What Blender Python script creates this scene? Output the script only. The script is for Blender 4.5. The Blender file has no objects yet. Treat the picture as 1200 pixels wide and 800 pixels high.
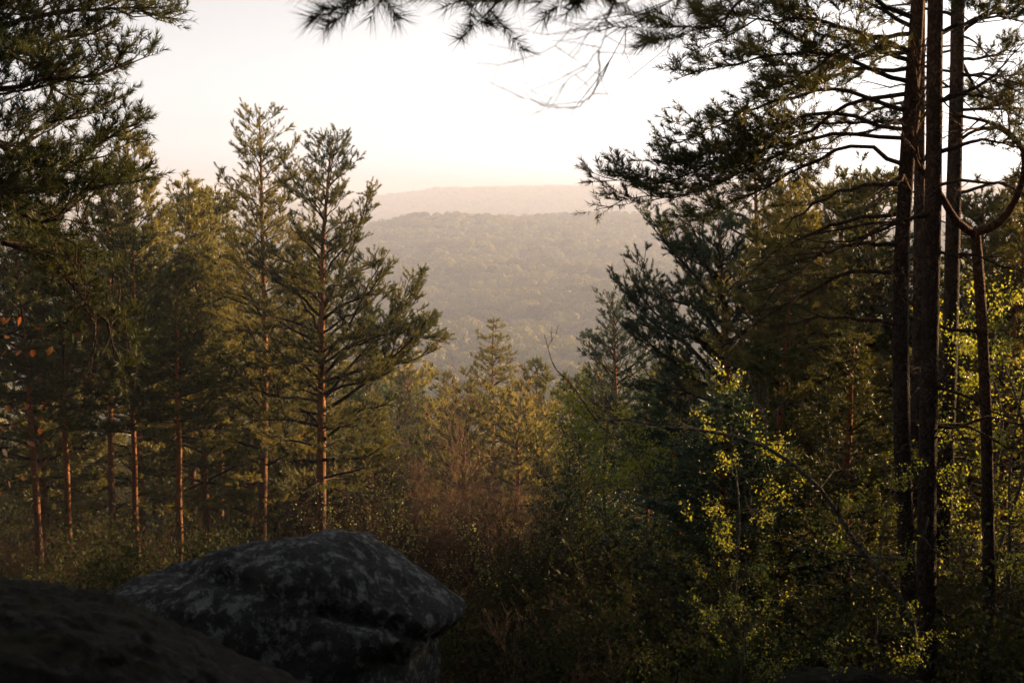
import bpy, math, random
import numpy as np
from mathutils import Vector, noise as mnoise

R = math.radians
SC = bpy.context.scene
COL = SC.collection

# ------------------------------------------------------------------ camera
LENS, SENSOR = 45.0, 36.0
FPX = 1200 * LENS / SENSOR            # focal length in pixels of the 1200 px wide photograph
PITCH = math.atan((400 - 222) / FPX)  # the camera looks a little below the horizon
cam_data = bpy.data.cameras.new('camera')
cam = bpy.data.objects.new('camera', cam_data)
COL.objects.link(cam)
cam_data.lens = LENS; cam_data.sensor_width = SENSOR
cam_data.clip_start = 0.1; cam_data.clip_end = 20000
cam.location = (0, 0, 0)
cam.rotation_euler = (math.pi / 2 - PITCH, 0, 0)
cam_data.dof.use_dof = True
cam_data.dof.focus_distance = 24
cam_data.dof.aperture_fstop = 5.6
SC.camera = cam

# ------------------------------------------------------------------ sky and sun
SUN_AZ, SUN_EL = R(59), R(11)        # azimuth clockwise from +Y (straight ahead)
world = bpy.data.worlds.new('World'); SC.world = world; world.use_nodes = True
wn = world.node_tree; wn.nodes.clear()
sky = wn.nodes.new('ShaderNodeTexSky'); sky.sky_type = 'NISHITA'; sky.sun_disc = False
sky.sun_elevation = SUN_EL; sky.sun_rotation = SUN_AZ
sky.altitude = 100; sky.air_density = 1.0; sky.dust_density = 1.0; sky.ozone_density = 1.0
hsv = wn.nodes.new('ShaderNodeHueSaturation'); hsv.inputs['Saturation'].default_value = 0.08
tint = wn.nodes.new('ShaderNodeMix'); tint.data_type = 'RGBA'; tint.blend_type = 'MULTIPLY'
tint.inputs[0].default_value = 1.0; tint.inputs[7].default_value = (1.0, 0.945, 0.935, 1)
bg = wn.nodes.new('ShaderNodeBackground'); bg.inputs['Strength'].default_value = 0.070
wo = wn.nodes.new('ShaderNodeOutputWorld')
wn.links.new(sky.outputs[0], hsv.inputs['Color'])
wn.links.new(hsv.outputs[0], tint.inputs[6])
wn.links.new(tint.outputs[2], bg.inputs['Color'])
wn.links.new(bg.outputs[0], wo.inputs['Surface'])

sd = bpy.data.lights.new('sun', 'SUN'); sun = bpy.data.objects.new('sun', sd); COL.objects.link(sun)
sd.energy = 5.0; sd.angle = R(0.6); sd.color = (1.0, 0.63, 0.31)
sdir = Vector((math.sin(SUN_AZ) * math.cos(SUN_EL), math.cos(SUN_AZ) * math.cos(SUN_EL), math.sin(SUN_EL)))
sun.rotation_euler = sdir.to_track_quat('Z', 'Y').to_euler()

vs = SC.view_settings
vs.view_transform = 'Standard'; vs.look = 'None'; vs.gamma = 1.0; vs.use_curve_mapping = False
vs.exposure = 1.9
SC.cycles.max_bounces = 5; SC.cycles.diffuse_bounces = 2; SC.cycles.glossy_bounces = 1
SC.cycles.transmission_bounces = 2; SC.cycles.volume_bounces = 1; SC.cycles.transparent_max_bounces = 4
SC.cycles.use_denoising = True
SC.cycles.use_adaptive_sampling = True; SC.cycles.adaptive_threshold = 0.012; SC.cycles.adaptive_min_samples = 16
SC.cycles.sample_clamp_indirect = 4.0
HAZE = 0.0006

# ------------------------------------------------------------------ numbers
rng = np.random.default_rng(7)
UP = np.array([0, 0, 1.0])

def at(px, py, d):
    """the point at forward distance d that a pixel of the 1200x800 photograph looks at"""
    u, v = (px - 600) / FPX, (400 - py) / FPX
    c, s = math.cos(PITCH), math.sin(PITCH)
    dy, dz = c + v * s, -s + v * c
    return np.array([u / dy * d, d, dz / dy * d])

def unit(v):
    v = np.asarray(v, float)
    n = np.linalg.norm(v, axis=-1, keepdims=True)
    return v / np.maximum(n, 1e-9)

def sstep(a, b, x):
    t = np.clip((x - a) / (b - a), 0, 1)
    return t * t * (3 - 2 * t)

_PY = np.array([-200, -60, -20, 0, 2.5, 5, 8, 12, 20, 30, 45, 60, 80, 120, 200, 300, 450, 600, 800, 950, 1100, 1250, 1500, 2000, 2300, 2600, 2800, 3600])
_PZ = np.array([-4, -2, -0.8, -1.62, -1.9, -3.1, -3.9, -5.0, -7.8, -11, -16, -20.5, -26, -36, -52, -62, -69, -67, -54, -42, -32, -38, -56, -62, -36, -7, -6, -12])

def ground_z(x, y):
    x = np.asarray(x, float); y = np.asarray(y, float)
    z = np.interp(y, _PY, _PZ)
    a = np.arctan2(x, np.maximum(y, 1.0))
    # the side slopes: the ledge goes on to both sides
    z = z + 1.4 * sstep(6, 40, x) * (1 - sstep(60, 160, y)) + 1.2 * (1 - sstep(-40, -8, x)) * (1 - sstep(60, 160, y))
    far = sstep(200, 900, y) * (1 - .6 * sstep(1200, 2500, y))
    z = z + far * (4.5 * np.sin(x / 130 + 0.6) * np.cos(y / 95) + 3.0 * np.sin(x / 63 + y / 110))
    mid = sstep(650, 1050, y) * (1 - sstep(1300, 1800, y))
    z = z + mid * (-13 * (1 - sstep(-0.15, -0.05, a)) - 5 * sstep(0.07, 0.14, a) - 2)
    rid = sstep(2000, 2500, y)
    z = z + rid * (-32 * (1 - sstep(-0.16, -0.03, a)) + 3 * sstep(0.0, 0.12, a) + 1.5 * np.sin(x / 160))
    return z

# ------------------------------------------------------------------ mesh buffer
class Buf:
    def __init__(self):
        self.v = []; self.n = 0; self.t = []; self.q = []
    def add(self, verts, tris=None, quads=None):
        verts = np.asarray(verts, float).reshape(-1, 3)
        if tris is not None and len(tris): self.t.append(np.asarray(tris) + self.n)
        if quads is not None and len(quads): self.q.append(np.asarray(quads) + self.n)
        self.v.append(verts); self.n += len(verts)
    def mesh(self, name, mat, smooth=True, offset=None):
        V = np.concatenate(self.v) if self.v else np.zeros((0, 3))
        if offset is not None: V = V - offset
        T = np.concatenate(self.t).astype(np.int32) if self.t else np.zeros((0, 3), np.int32)
        Q = np.concatenate(self.q).astype(np.int32) if self.q else np.zeros((0, 4), np.int32)
        me = bpy.data.meshes.new(name)
        me.vertices.add(len(V)); me.vertices.foreach_set('co', V.astype(np.float32).ravel())
        me.loops.add(T.size + Q.size)
        me.loops.foreach_set('vertex_index', np.concatenate([T.ravel(), Q.ravel()]))
        me.polygons.add(len(T) + len(Q))
        st = np.concatenate([np.arange(len(T)) * 3, T.size + np.arange(len(Q)) * 4]).astype(np.int32)
        me.polygons.foreach_set('loop_start', st)
        me.polygons.foreach_set('use_smooth', np.full(len(T) + len(Q), smooth))
        me.update(calc_edges=True)
        if mat is not None: me.materials.append(mat)
        return me

def link(name, data, parent=None, loc=None):
    o = bpy.data.objects.new(name, data); COL.objects.link(o)
    if parent is not None: o.parent = parent
    if loc is not None: o.location = loc
    return o

def tag(o, label=None, cat=None, group=None, kind=None):
    if label: o['label'] = label
    if cat: o['category'] = cat
    if group: o['group'] = group
    if kind: o['kind'] = kind
    return o

def tube(b, pts, rad, sides=8, rough=0.0, seed=0, cap=True):
    pts = np.asarray(pts, float); K = len(pts)
    T = unit(np.gradient(pts, axis=0))
    ref = np.array([1.0, 0, 0]) if abs(T[0][2]) > 0.5 else UP
    N = np.cross(T, ref); N = unit(N); B = np.cross(T, N)
    ang = np.arange(sides) / sides * 2 * math.pi
    ring = np.cos(ang)[None, :, None] * N[:, None] + np.sin(ang)[None, :, None] * B[:, None]
    rr = np.asarray(rad, float)[:, None] * np.ones((1, sides))
    if rough:
        r_ = np.random.default_rng(seed)
        rr = rr * (1 + rough * r_.normal(size=(K, sides)))
    V = pts[:, None] + ring * rr[:, :, None]
    i = np.arange(K - 1)[:, None] * sides; j = np.arange(sides)[None]; j2 = (j + 1) % sides
    Q = np.stack([i + j, i + j2, i + sides + j2, i + sides + j], -1).reshape(-1, 4)
    V = V.reshape(-1, 3)
    tr = None
    if cap:
        V = np.concatenate([V, pts[-1:] + T[-1:] * rad[-1]])
        e = (K - 1) * sides
        tr = np.stack([e + np.arange(sides), e + (np.arange(sides) + 1) % sides, np.full(sides, K * sides)], -1)
    b.add(V, tr, Q)

def cones(b, p0, p1, r0, r1):
    """many three-sided twigs at once"""
    p0 = np.asarray(p0, float).reshape(-1, 3); p1 = np.asarray(p1, float).reshape(-1, 3)
    n = len(p0)
    if not n: return
    T = unit(p1 - p0)
    ref = np.where(np.abs(T[:, 2:3]) > 0.8, np.array([[1.0, 0, 0]]), UP[None])
    N = unit(np.cross(T, ref)); B = np.cross(T, N)
    r0 = np.broadcast_to(np.asarray(r0, float), (n,)); r1 = np.broadcast_to(np.asarray(r1, float), (n,))
    V = np.zeros((n, 6, 3))
    for k in range(3):
        a = k * 2 * math.pi / 3
        d = math.cos(a) * N + math.sin(a) * B
        V[:, k] = p0 + d * r0[:, None]; V[:, 3 + k] = p1 + d * r1[:, None]
    base = np.arange(n)[:, None, None] * 6
    f = np.array([[0, 1, 4, 3], [1, 2, 5, 4], [2, 0, 3, 5]])[None]
    b.add(V.reshape(-1, 3), None, (base + f).reshape(-1, 4))

def needles(b, p0, p1, nn, length, width, g, spread=0.95):
    """nn thin blades round each shoot, one triangle each, leaning towards its tip"""
    p0 = np.asarray(p0, float).reshape(-1, 3); p1 = np.asarray(p1, float).reshape(-1, 3)
    n = len(p0)
    if not n: return
    A = np.repeat(p0, nn, 0); D = np.repeat(p1 - p0, nn, 0); T = unit(D)
    m = n * nn
    t = g.random(m) ** 0.75
    base = A + D * t[:, None]
    r = unit(g.normal(size=(m, 3)))
    side = unit(r - (r * T).sum(1, keepdims=True) * T)
    lean = g.uniform(0.35, 1.0, m) * spread + (1 - t) * 0.2
    d = unit(T * np.cos(lean)[:, None] + side * np.sin(lean)[:, None] + UP * 0.12)
    L = length * g.uniform(0.7, 1.15, m)
    w = unit(np.cross(d, g.normal(size=(m, 3)))) * (width / 2)
    V = np.stack([base - w, base + w, base + d * L[:, None]], 1)
    b.add(V.reshape(-1, 3), np.arange(m * 3).reshape(-1, 3))

def leaves(b, c, size, g, per=1, jitter=0.0, aspect=0.62):
    c = np.repeat(np.asarray(c, float).reshape(-1, 3), per, 0); m = len(c)
    if not m: return
    c = c + g.normal(size=(m, 3)) * jitter
    n = unit(g.normal(size=(m, 3)) + UP * 0.6)
    u = unit(np.cross(n, g.normal(size=(m, 3)))); v = np.cross(n, u)
    s = (size * g.uniform(0.6, 1.2, m))[:, None]
    V = np.stack([c, c + (u * .5 + v * aspect * .5) * s + n * s * .06, c + u * s, c + (u * .5 - v * aspect * .5) * s + n * s * .06], 1)
    b.add(V.reshape(-1, 3), None, np.arange(m * 4).reshape(-1, 4))

# ------------------------------------------------------------------ materials
def mat_new(name):
    m = bpy.data.materials.new(name); m.use_nodes = True
    nt = m.node_tree; nt.nodes.clear()
    out = nt.nodes.new('ShaderNodeOutputMaterial')
    return m, nt, out

def nd(nt, typ, **kw):
    n = nt.nodes.new(typ)
    for k, v in kw.items(): setattr(n, k, v)
    return n

def ramp(nt, fac, stops):
    r = nt.nodes.new('ShaderNodeValToRGB')
    e = r.color_ramp.elements
    while len(e) < len(stops): e.new(0.5)
    for x, (p, c) in zip(e, stops): x.position = p; x.color = (*c, 1)
    nt.links.new(fac, r.inputs[0]); return r.outputs[0]

def noise_tex(nt, scale, detail=4, rough=0.6, vec=None, coord='Object', stretch=None):
    tc = nt.nodes.new('ShaderNodeTexCoord')
    v = tc.outputs[coord] if vec is None else vec
    if stretch:
        mp = nt.nodes.new('ShaderNodeMapping'); mp.inputs['Scale'].default_value = stretch
        nt.links.new(v, mp.inputs[0]); v = mp.outputs[0]
    n = nt.nodes.new('ShaderNodeTexNoise')
    n.inputs['Scale'].default_value = scale; n.inputs['Detail'].default_value = detail; n.inputs['Roughness'].default_value = rough
    nt.links.new(v, n.inputs[0]); return n.outputs[0]

def foliage_mat(name, dark, light, trans, amount, scale=1.3, rough=0.5, rand=0.35, spec=0.3, patch=0):
    m, nt, out = mat_new(name)
    if patch:   # stands of differing trees: colour varies from place to place in the valley
        ge = nt.nodes.new('ShaderNodeNewGeometry')
        f = noise_tex(nt, patch, 5, 0.7, vec=ge.outputs['Position'])
    else:
        f = noise_tex(nt, scale, 3, 0.65)
    oi = nt.nodes.new('ShaderNodeObjectInfo')
    mx = nd(nt, 'ShaderNodeMath', operation='MULTIPLY_ADD'); mx.inputs[1].default_value = rand; 
    nt.links.new(oi.outputs['Random'], mx.inputs[0]); nt.links.new(f, mx.inputs[2])
    c = ramp(nt, mx.outputs[0], [(0.38 if rand < .6 else .45, dark), (0.85 if rand < .6 else 1.1, light)])
    p = nt.nodes.new('ShaderNodeBsdfPrincipled')
    p.inputs['Roughness'].default_value = rough; p.inputs['Specular IOR Level'].default_value = spec
    nt.links.new(c, p.inputs['Base Color'])
    t = nt.nodes.new('ShaderNodeBsdfTranslucent')
    tm = nd(nt, 'ShaderNodeMix', data_type='RGBA', blend_type='MULTIPLY'); tm.inputs[0].default_value = 1
    nt.links.new(c, tm.inputs[6]); tm.inputs[7].default_value = (*trans, 1)
    nt.links.new(tm.outputs[2], t.inputs[0])
    ms = nt.nodes.new('ShaderNodeMixShader'); ms.inputs[0].default_value = amount
    nt.links.new(p.outputs[0], ms.inputs[1]); nt.links.new(t.outputs[0], ms.inputs[2])
    nt.links.new(ms.outputs[0], out.inputs['Surface'])
    return m

M = {}
M['needle'] = foliage_mat('pine_needles', (0.022, 0.038, 0.016), (0.165, 0.150, 0.038), (1.6, 1.4, 0.7), 0.33)
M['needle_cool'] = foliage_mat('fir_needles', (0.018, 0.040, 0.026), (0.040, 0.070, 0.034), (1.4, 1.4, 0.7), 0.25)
M['needle_dark'] = foliage_mat('shaded_pine_needles', (0.014, 0.026, 0.011), (0.070, 0.074, 0.022), (1.6, 1.4, 0.7), 0.25, spec=.15)  # darker copy of the pine needles, with shade put into the colour
M['needle_mid'] = foliage_mat('valley_pine_needles', (0.050, 0.062, 0.024), (0.21, 0.18, 0.058), (1.5, 1.4, 0.7), 0.25, rand=0.5, rough=.8, spec=.05)
M['far'] = foliage_mat('far_foliage', (0.022, 0.036, 0.016), (0.20, 0.18, 0.070), (1.3, 1.2, 0.7), 0.05, rand=0.75, patch=0.02, rough=1.0, spec=0.0)
M['leaf'] = foliage_mat('young_green_leaf', (0.10, 0.145, 0.020), (0.23, 0.24, 0.032), (1.7, 1.55, 0.8), 0.5, rough=0.4, rand=0.3)
M['bud'] = foliage_mat('pale_bud_leaf', (0.12, 0.15, 0.055), (0.22, 0.25, 0.10), (1.4, 1.3, 0.8), 0.4, rand=0.2)
M['copper'] = foliage_mat('copper_dead_leaf', (0.07, 0.032, 0.014), (0.14, 0.065, 0.028), (1.5, 1.1, 0.7), 0.45, scale=5)
M['brown_needle'] = foliage_mat('dead_brown_needles', (0.026, 0.024, 0.013), (0.065, 0.050, 0.025), (1.4, 1.0, 0.7), 0.3)

def bark_mat(name, low, high, split=0.45, dark=(0.02, 0.015, 0.012), scale=14):
    m, nt, out = mat_new(name)
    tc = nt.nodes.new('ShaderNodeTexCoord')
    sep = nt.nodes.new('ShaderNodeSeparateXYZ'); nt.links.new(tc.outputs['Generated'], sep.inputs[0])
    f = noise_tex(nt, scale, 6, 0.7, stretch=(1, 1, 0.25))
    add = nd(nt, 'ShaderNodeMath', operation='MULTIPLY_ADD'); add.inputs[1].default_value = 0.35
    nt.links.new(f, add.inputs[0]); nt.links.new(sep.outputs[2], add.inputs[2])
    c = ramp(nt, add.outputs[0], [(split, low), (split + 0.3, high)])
    vo = nt.nodes.new('ShaderNodeTexVoronoi'); vo.feature = 'DISTANCE_TO_EDGE'; vo.inputs['Scale'].default_value = scale * 2.4; vo.inputs['Randomness'].default_value = 1.0
    mp = nt.nodes.new('ShaderNodeMapping'); mp.inputs['Scale'].default_value = (1, 1, 0.32)
    wz = nt.nodes.new('ShaderNodeTexNoise'); wz.inputs['Scale'].default_value = 9; wz.inputs['Detail'].default_value = 3
    nt.links.new(tc.outputs['Object'], wz.inputs[0])
    wa = nd(nt, 'ShaderNodeMix', data_type='RGBA', blend_type='LINEAR_LIGHT'); wa.inputs[0].default_value = 0.09
    nt.links.new(tc.outputs['Object'], wa.inputs[6]); nt.links.new(wz.outputs[1], wa.inputs[7])
    nt.links.new(wa.outputs[2], mp.inputs[0]); nt.links.new(mp.outputs[0], vo.inputs[0])
    cr = ramp(nt, vo.outputs[0], [(0.0, (0.45, 0.42, 0.4)), (0.22, (1, 1, 1))])
    mu = nd(nt, 'ShaderNodeMix', data_type='RGBA', blend_type='MULTIPLY'); mu.inputs[0].default_value = 1
    nt.links.new(c, mu.inputs[6]); nt.links.new(cr, mu.inputs[7])
    n2 = noise_tex(nt, 5, 4, 0.6)
    pr = ramp(nt, n2, [(0.3, (0.6, 0.6, 0.6)), (0.7, (1.25, 1.2, 1.15))])
    m2 = nd(nt, 'ShaderNodeMix', data_type='RGBA', blend_type='MULTIPLY'); m2.inputs[0].default_value = 1
    nt.links.new(mu.outputs[2], m2.inputs[6]); nt.links.new(pr, m2.inputs[7])
    p = nt.nodes.new('ShaderNodeBsdfPrincipled'); p.inputs['Roughness'].default_value = 0.9; p.inputs['Specular IOR Level'].default_value = 0.06
    nt.links.new(m2.outputs[2], p.inputs['Base Color'])
    bp = nt.nodes.new('ShaderNodeBump'); bp.inputs['Strength'].default_value = 0.9; bp.inputs['Distance'].default_value = 0.02
    ad = nd(nt, 'ShaderNodeMath', operation='ADD'); nt.links.new(cr, ad.inputs[0]); nt.links.new(f, ad.inputs[1])
    nt.links.new(ad.outputs[0], bp.inputs['Height']); nt.links.new(bp.outputs[0], p.inputs['Normal'])
    nt.links.new(p.outputs[0], out.inputs['Surface'])
    return m

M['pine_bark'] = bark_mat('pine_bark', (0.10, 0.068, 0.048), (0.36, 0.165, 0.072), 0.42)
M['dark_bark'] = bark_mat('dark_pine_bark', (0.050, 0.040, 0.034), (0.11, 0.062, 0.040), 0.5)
M['grey_bark'] = bark_mat('grey_bark', (0.09, 0.085, 0.07), (0.15, 0.14, 0.12), 0.4, scale=9)
M['twig'] = bark_mat('twig_bark', (0.042, 0.034, 0.027), (0.085, 0.058, 0.040), 0.4, scale=20)
M['red_twig'] = bark_mat('red_twig_bark', (0.15, 0.095, 0.065), (0.26, 0.16, 0.105), 0.3, scale=20)
M['pale_twig'] = bark_mat('pale_twig_bark', (0.12, 0.10, 0.08), (0.18, 0.14, 0.11), 0.4, scale=20)

def rock_mat(name, base, light, moss, moss_amt):
    m, nt, out = mat_new(name)
    n1 = noise_tex(nt, 1.6, 8, 0.62); n2 = noise_tex(nt, 13, 12, 0.8); n3 = noise_tex(nt, 60, 8, 0.75)
    c1 = ramp(nt, n1, [(0.3, tuple(x * 0.5 for x in base)), (0.7, base)])
    li = ramp(nt, n2, [(0.51, (0, 0, 0)), (0.58, (1, 1, 1))])
    mx = nd(nt, 'ShaderNodeMix', data_type='RGBA'); nt.links.new(li, mx.inputs[0]); nt.links.new(c1, mx.inputs[6]); mx.inputs[7].default_value = (*light, 1)
    sp = ramp(nt, n3, [(0.35, (0.55, 0.55, 0.55)), (0.65, (1.2, 1.2, 1.2))])
    mu = nd(nt, 'ShaderNodeMix', data_type='RGBA', blend_type='MULTIPLY'); mu.inputs[0].default_value = 1
    nt.links.new(mx.outputs[2], mu.inputs[6]); nt.links.new(sp, mu.inputs[7])
    n4 = noise_tex(nt, 2.4, 7, 0.7)
    geo = nt.nodes.new('ShaderNodeNewGeometry'); sz = nt.nodes.new('ShaderNodeSeparateXYZ'); nt.links.new(geo.outputs['Normal'], sz.inputs[0])
    ma = nd(nt, 'ShaderNodeMath', operation='MULTIPLY_ADD'); ma.inputs[1].default_value = 0.3
    nt.links.new(sz.outputs[2], ma.inputs[0]); nt.links.new(n4, ma.inputs[2])
    mf = ramp(nt, ma.outputs[0], [(0.86 - moss_amt, (0, 0, 0)), (0.95 - moss_amt, (1, 1, 1))])
    m3 = nd(nt, 'ShaderNodeMix', data_type='RGBA'); nt.links.new(mf, m3.inputs[0]); nt.links.new(mu.outputs[2], m3.inputs[6]); m3.inputs[7].default_value = (*moss, 1)
    p = nt.nodes.new('ShaderNodeBsdfPrincipled'); p.inputs['Roughness'].default_value = 0.9; p.inputs['Specular IOR Level'].default_value = 0.06
    nt.links.new(m3.outputs[2], p.inputs['Base Color'])
    ad = nd(nt, 'ShaderNodeMath', operation='MULTIPLY_ADD'); ad.inputs[1].default_value = 0.35
    nt.links.new(n3, ad.inputs[0]); nt.links.new(n2, ad.inputs[2])
    bp = nt.nodes.new('ShaderNodeBump'); bp.inputs['Strength'].default_value = 1.0; bp.inputs['Distance'].default_value = 0.07
    nt.links.new(ad.outputs[0], bp.inputs['Height']); nt.links.new(bp.outputs[0], p.inputs['Normal'])
    nt.links.new(p.outputs[0], out.inputs['Surface'])
    return m

M['rock'] = rock_mat('sandstone_rock', (0.075, 0.081, 0.084), (0.24, 0.275, 0.28), (0.05, 0.052, 0.03), 0.02)
M['moss_rock'] = rock_mat('mossy_rock', (0.026, 0.026, 0.024), (0.060, 0.060, 0.054), (0.028, 0.030, 0.016), 0.10)

def ground_mat():
    m, nt, out = mat_new('forest_floor')
    n1 = noise_tex(nt, 0.35, 6, 0.65); n2 = noise_tex(nt, 7, 8, 0.75)
    c1 = ramp(nt, n1, [(0.35, (0.028, 0.024, 0.014)), (0.55, (0.048, 0.035, 0.022)), (0.7, (0.034, 0.038, 0.016))])
    c2 = ramp(nt, n2, [(0.3, (0.5, 0.5, 0.5)), (0.7, (1.4, 1.3, 1.2))])
    mu = nd(nt, 'ShaderNodeMix', data_type='RGBA', blend_type='MULTIPLY'); mu.inputs[0].default_value = 1
    nt.links.new(c1, mu.inputs[6]); nt.links.new(c2, mu.inputs[7])
    p = nt.nodes.new('ShaderNodeBsdfPrincipled'); p.inputs['Roughness'].default_value = 0.95; p.inputs['Specular IOR Level'].default_value = 0.1
    nt.links.new(mu.outputs[2], p.inputs['Base Color'])
    bp = nt.nodes.new('ShaderNodeBump'); bp.inputs['Strength'].default_value = 0.8; bp.inputs['Distance'].default_value = 0.08
    nt.links.new(n2, bp.inputs['Height']); nt.links.new(bp.outputs[0], p.inputs['Normal'])
    nt.links.new(p.outputs[0], out.inputs['Surface'])
    return m
M['ground'] = ground_mat()

# ------------------------------------------------------------------ ground: one sheet to the horizon
def build_ground():
    rad = np.concatenate([[0.0], np.geomspace(0.6, 3500, 165)])
    ang = np.linspace(0, 2 * math.pi, 300, endpoint=False)
    x = rad[:, None] * np.sin(ang); y = rad[:, None] * np.cos(ang)
    z = ground_z(x, y)
    bump = np.zeros_like(z)
    for (i, j), _ in np.ndenumerate(z):
        if rad[i] < 90: bump[i, j] = 0.5 * mnoise.noise(Vector((x[i, j] * .45, y[i, j] * .45, 3))) + 0.18 * mnoise.noise(Vector((x[i, j] * 1.7, y[i, j] * 1.7, 9)))
    z = z + bump * sstep(1.5, 6, rad)[:, None]
    n = len(ang); K = len(rad)
    V = np.stack([x, y, z], -1).reshape(-1, 3)
    i = np.arange(K - 1)[:, None] * n; j = np.arange(n)[None]; j2 = (j + 1) % n
    Q = np.stack([i + j, i + n + j, i + n + j2, i + j2], -1).reshape(-1, 4)
    b = Buf(); b.add(V, None, Q[n:])
    b.add(np.concatenate([V[:1], V[n:2 * n]]), [[0, 1 + k, 1 + (k + 1) % n] for k in range(n)])
    return link('ground', b.mesh('ground', M['ground']))
tag(build_ground(), kind='structure', label='brown needle and leaf covered forest floor sloping down from the ledge')

# ------------------------------------------------------------------ pines
class Tree:
    """collects one tree: trunk, limbs (each its own buffer or one), needle shoots"""
    def __init__(self, seed, detail):
        self.g = np.random.default_rng(seed)
        self.limbs = []; self.shoots = []; self.wood = Buf(); self.d = detail

DET = {  # needles per shoot, needle length, width, shoot spacing, secondary spacing, twigs drawn
    'hero': dict(nn=35, nl=0.064, nw=0.0085, ss=0.10, sec=0.14, twigs=True, sub=2),
    'near': dict(nn=26, nl=0.072, nw=0.0080, ss=0.09, sec=0.125, twigs=True, sub=2),
    'mid':  dict(nn=12, nl=0.125, nw=0.0260, ss=0.12, sec=0.17, twigs=False, sub=2),
    'far':  dict(nn=12, nl=0.32, nw=0.085, ss=0.34, sec=0.42, twigs=False, sub=0),
}

def polyline(pts, n):
    """smooth resample"""
    pts = np.asarray(pts, float)
    if len(pts) == 2: pts = np.stack([pts[0], pts.mean(0), pts[1]])
    s = np.concatenate([[0], np.cumsum(np.linalg.norm(np.diff(pts, axis=0), axis=1))])
    t = np.linspace(0, s[-1], n)
    # Catmull-Rom through the points
    out = []
    P = np.concatenate([[2 * pts[0] - pts[1]], pts, [2 * pts[-1] - pts[-2]]])
    for x in t:
        k = min(np.searchsorted(s, x, side='right') - 1, len(pts) - 2)
        u = (x - s[k]) / max(s[k + 1] - s[k], 1e-6)
        a, b_, c, d = P[k], P[k + 1], P[k + 2], P[k + 3]
        out.append(0.5 * ((2 * b_) + (-a + c) * u + (2 * a - 5 * b_ + 4 * c - d) * u * u + (-a + 3 * b_ - 3 * c + d) * u ** 3))
    return np.array(out), s[-1]

def dress(t, pts, L, start=0.25, width=0.5, dens=1.0, lift=0.25, maxlen=1.3, r=0.012, bare=False, buf=None):
    """side twigs and needle shoots along a limb"""
    g, d = t.g, t.d
    buf = buf or t.wood
    s = np.concatenate([[0], np.cumsum(np.linalg.norm(np.diff(pts, axis=0), axis=1))])
    sp = d['sec'] / dens
    pos = np.arange(start * L, L * 0.99, sp)
    sgn = 1
    for x in pos:
        x = max(min(x + g.uniform(-.4, .4) * sp, L * 0.98), L * .03)
        k = min(np.searchsorted(s, x, side='right') - 1, len(pts) - 2)
        u = (x - s[k]) / max(s[k + 1] - s[k], 1e-6)
        p = pts[k] * (1 - u) + pts[k + 1] * u
        T = unit(pts[k + 1] - pts[k])
        side = np.cross(T, UP); side = unit(side + 1e-4) * sgn; sgn = -sgn
        a = g.uniform(0.6, 1.15)
        dr = unit(T * math.cos(a) + side * math.sin(a) + UP * g.uniform(-0.15, lift) + g.normal(size=3) * .08)
        ln = min((0.22 + width * (L - x) * 0.8) * g.uniform(0.55, 1.2), maxlen)
        m = p + dr * ln * 0.5 + g.normal(size=3) * ln * .03
        e = m + unit(dr + T * 0.25 + UP * g.uniform(0.05, 0.5)) * ln * 0.5
        if d['twigs'] or bare:
            cones(buf, [p, m], [m, e], [r * .55, r * .36], [r * .36, r * .2])
        elif ln > 0.5:
            cones(buf, [p], [e], [r * .5], [r * .25])
        if bare:
            nb = int(ln / 0.14)
            if nb:
                uu = g.uniform(0.2, 1, nb)[:, None]
                q0 = np.where(uu < .5, p + (m - p) * uu * 2, m + (e - m) * (uu * 2 - 1))
                dd = unit(dr + g.normal(size=(nb, 3)) * .7)
                cones(buf, q0, q0 + dd * g.uniform(.08, .28, nb)[:, None], r * .22, r * .1)
            continue
        nb = max(1, int(ln * 0.85 / d['ss']))
        uu = np.sort(g.uniform(0.18, 1.0, nb))[:, None]
        q0 = np.where(uu < .5, p + (m - p) * uu * 2, m + (e - m) * (uu * 2 - 1))
        d2 = unit(e - p)
        sd2 = unit(np.cross(d2, UP) + 1e-4) * np.where(np.arange(nb) % 2, 1, -1)[:, None]
        dd = unit(d2 * g.uniform(.5, 1, (nb, 1)) + sd2 * g.uniform(.2, .9, (nb, 1)) + UP * g.uniform(0, .7, (nb, 1)))
        sl = g.uniform(.09, .20, nb)[:, None] * (1.0 if d['ss'] < .2 else 1.8)
        t.shoots.append(np.stack([q0, q0 + dd * sl], 1))
        t.shoots.append(np.stack([e, e + unit(e - m) * sl.mean()], 0)[None])
        for _ in range(d['sub']):
            q1 = q0 + dd * sl * g.uniform(.3, .9, (nb, 1)); d3 = unit(dd + g.normal(size=(nb, 3)) * .6 + UP * .25)
            t.shoots.append(np.stack([q1, q1 + d3 * sl * .8], 1))
        if d['twigs']:
            cones(buf, q0, q0 + dd * sl, r * .22, r * .14)
    e = pts[-1]; T = unit(pts[-1] - pts[-2])
    if not bare:
        t.shoots.append(np.stack([e - T * .1, e + T * .12], 0)[None])

def limb(t, pts, r0, n=10, wander=0.03, own=True, sides=6, **kw):
    P, L = polyline(pts, n)
    w = t.g.normal(size=P.shape) * wander * min(L, 2) * .35; w[0] = 0
    P = P + w
    rad = r0 * (1 - np.linspace(0, 1, n) ** 1.1 * 0.86)
    b = Buf() if own else t.wood
    tube(b, P, rad, sides)
    dress(t, P, L, r=max(r0 * .55, .0025 if kw.get('bare') else .010), buf=b, **kw)
    if own: t.limbs.append(b)

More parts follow.
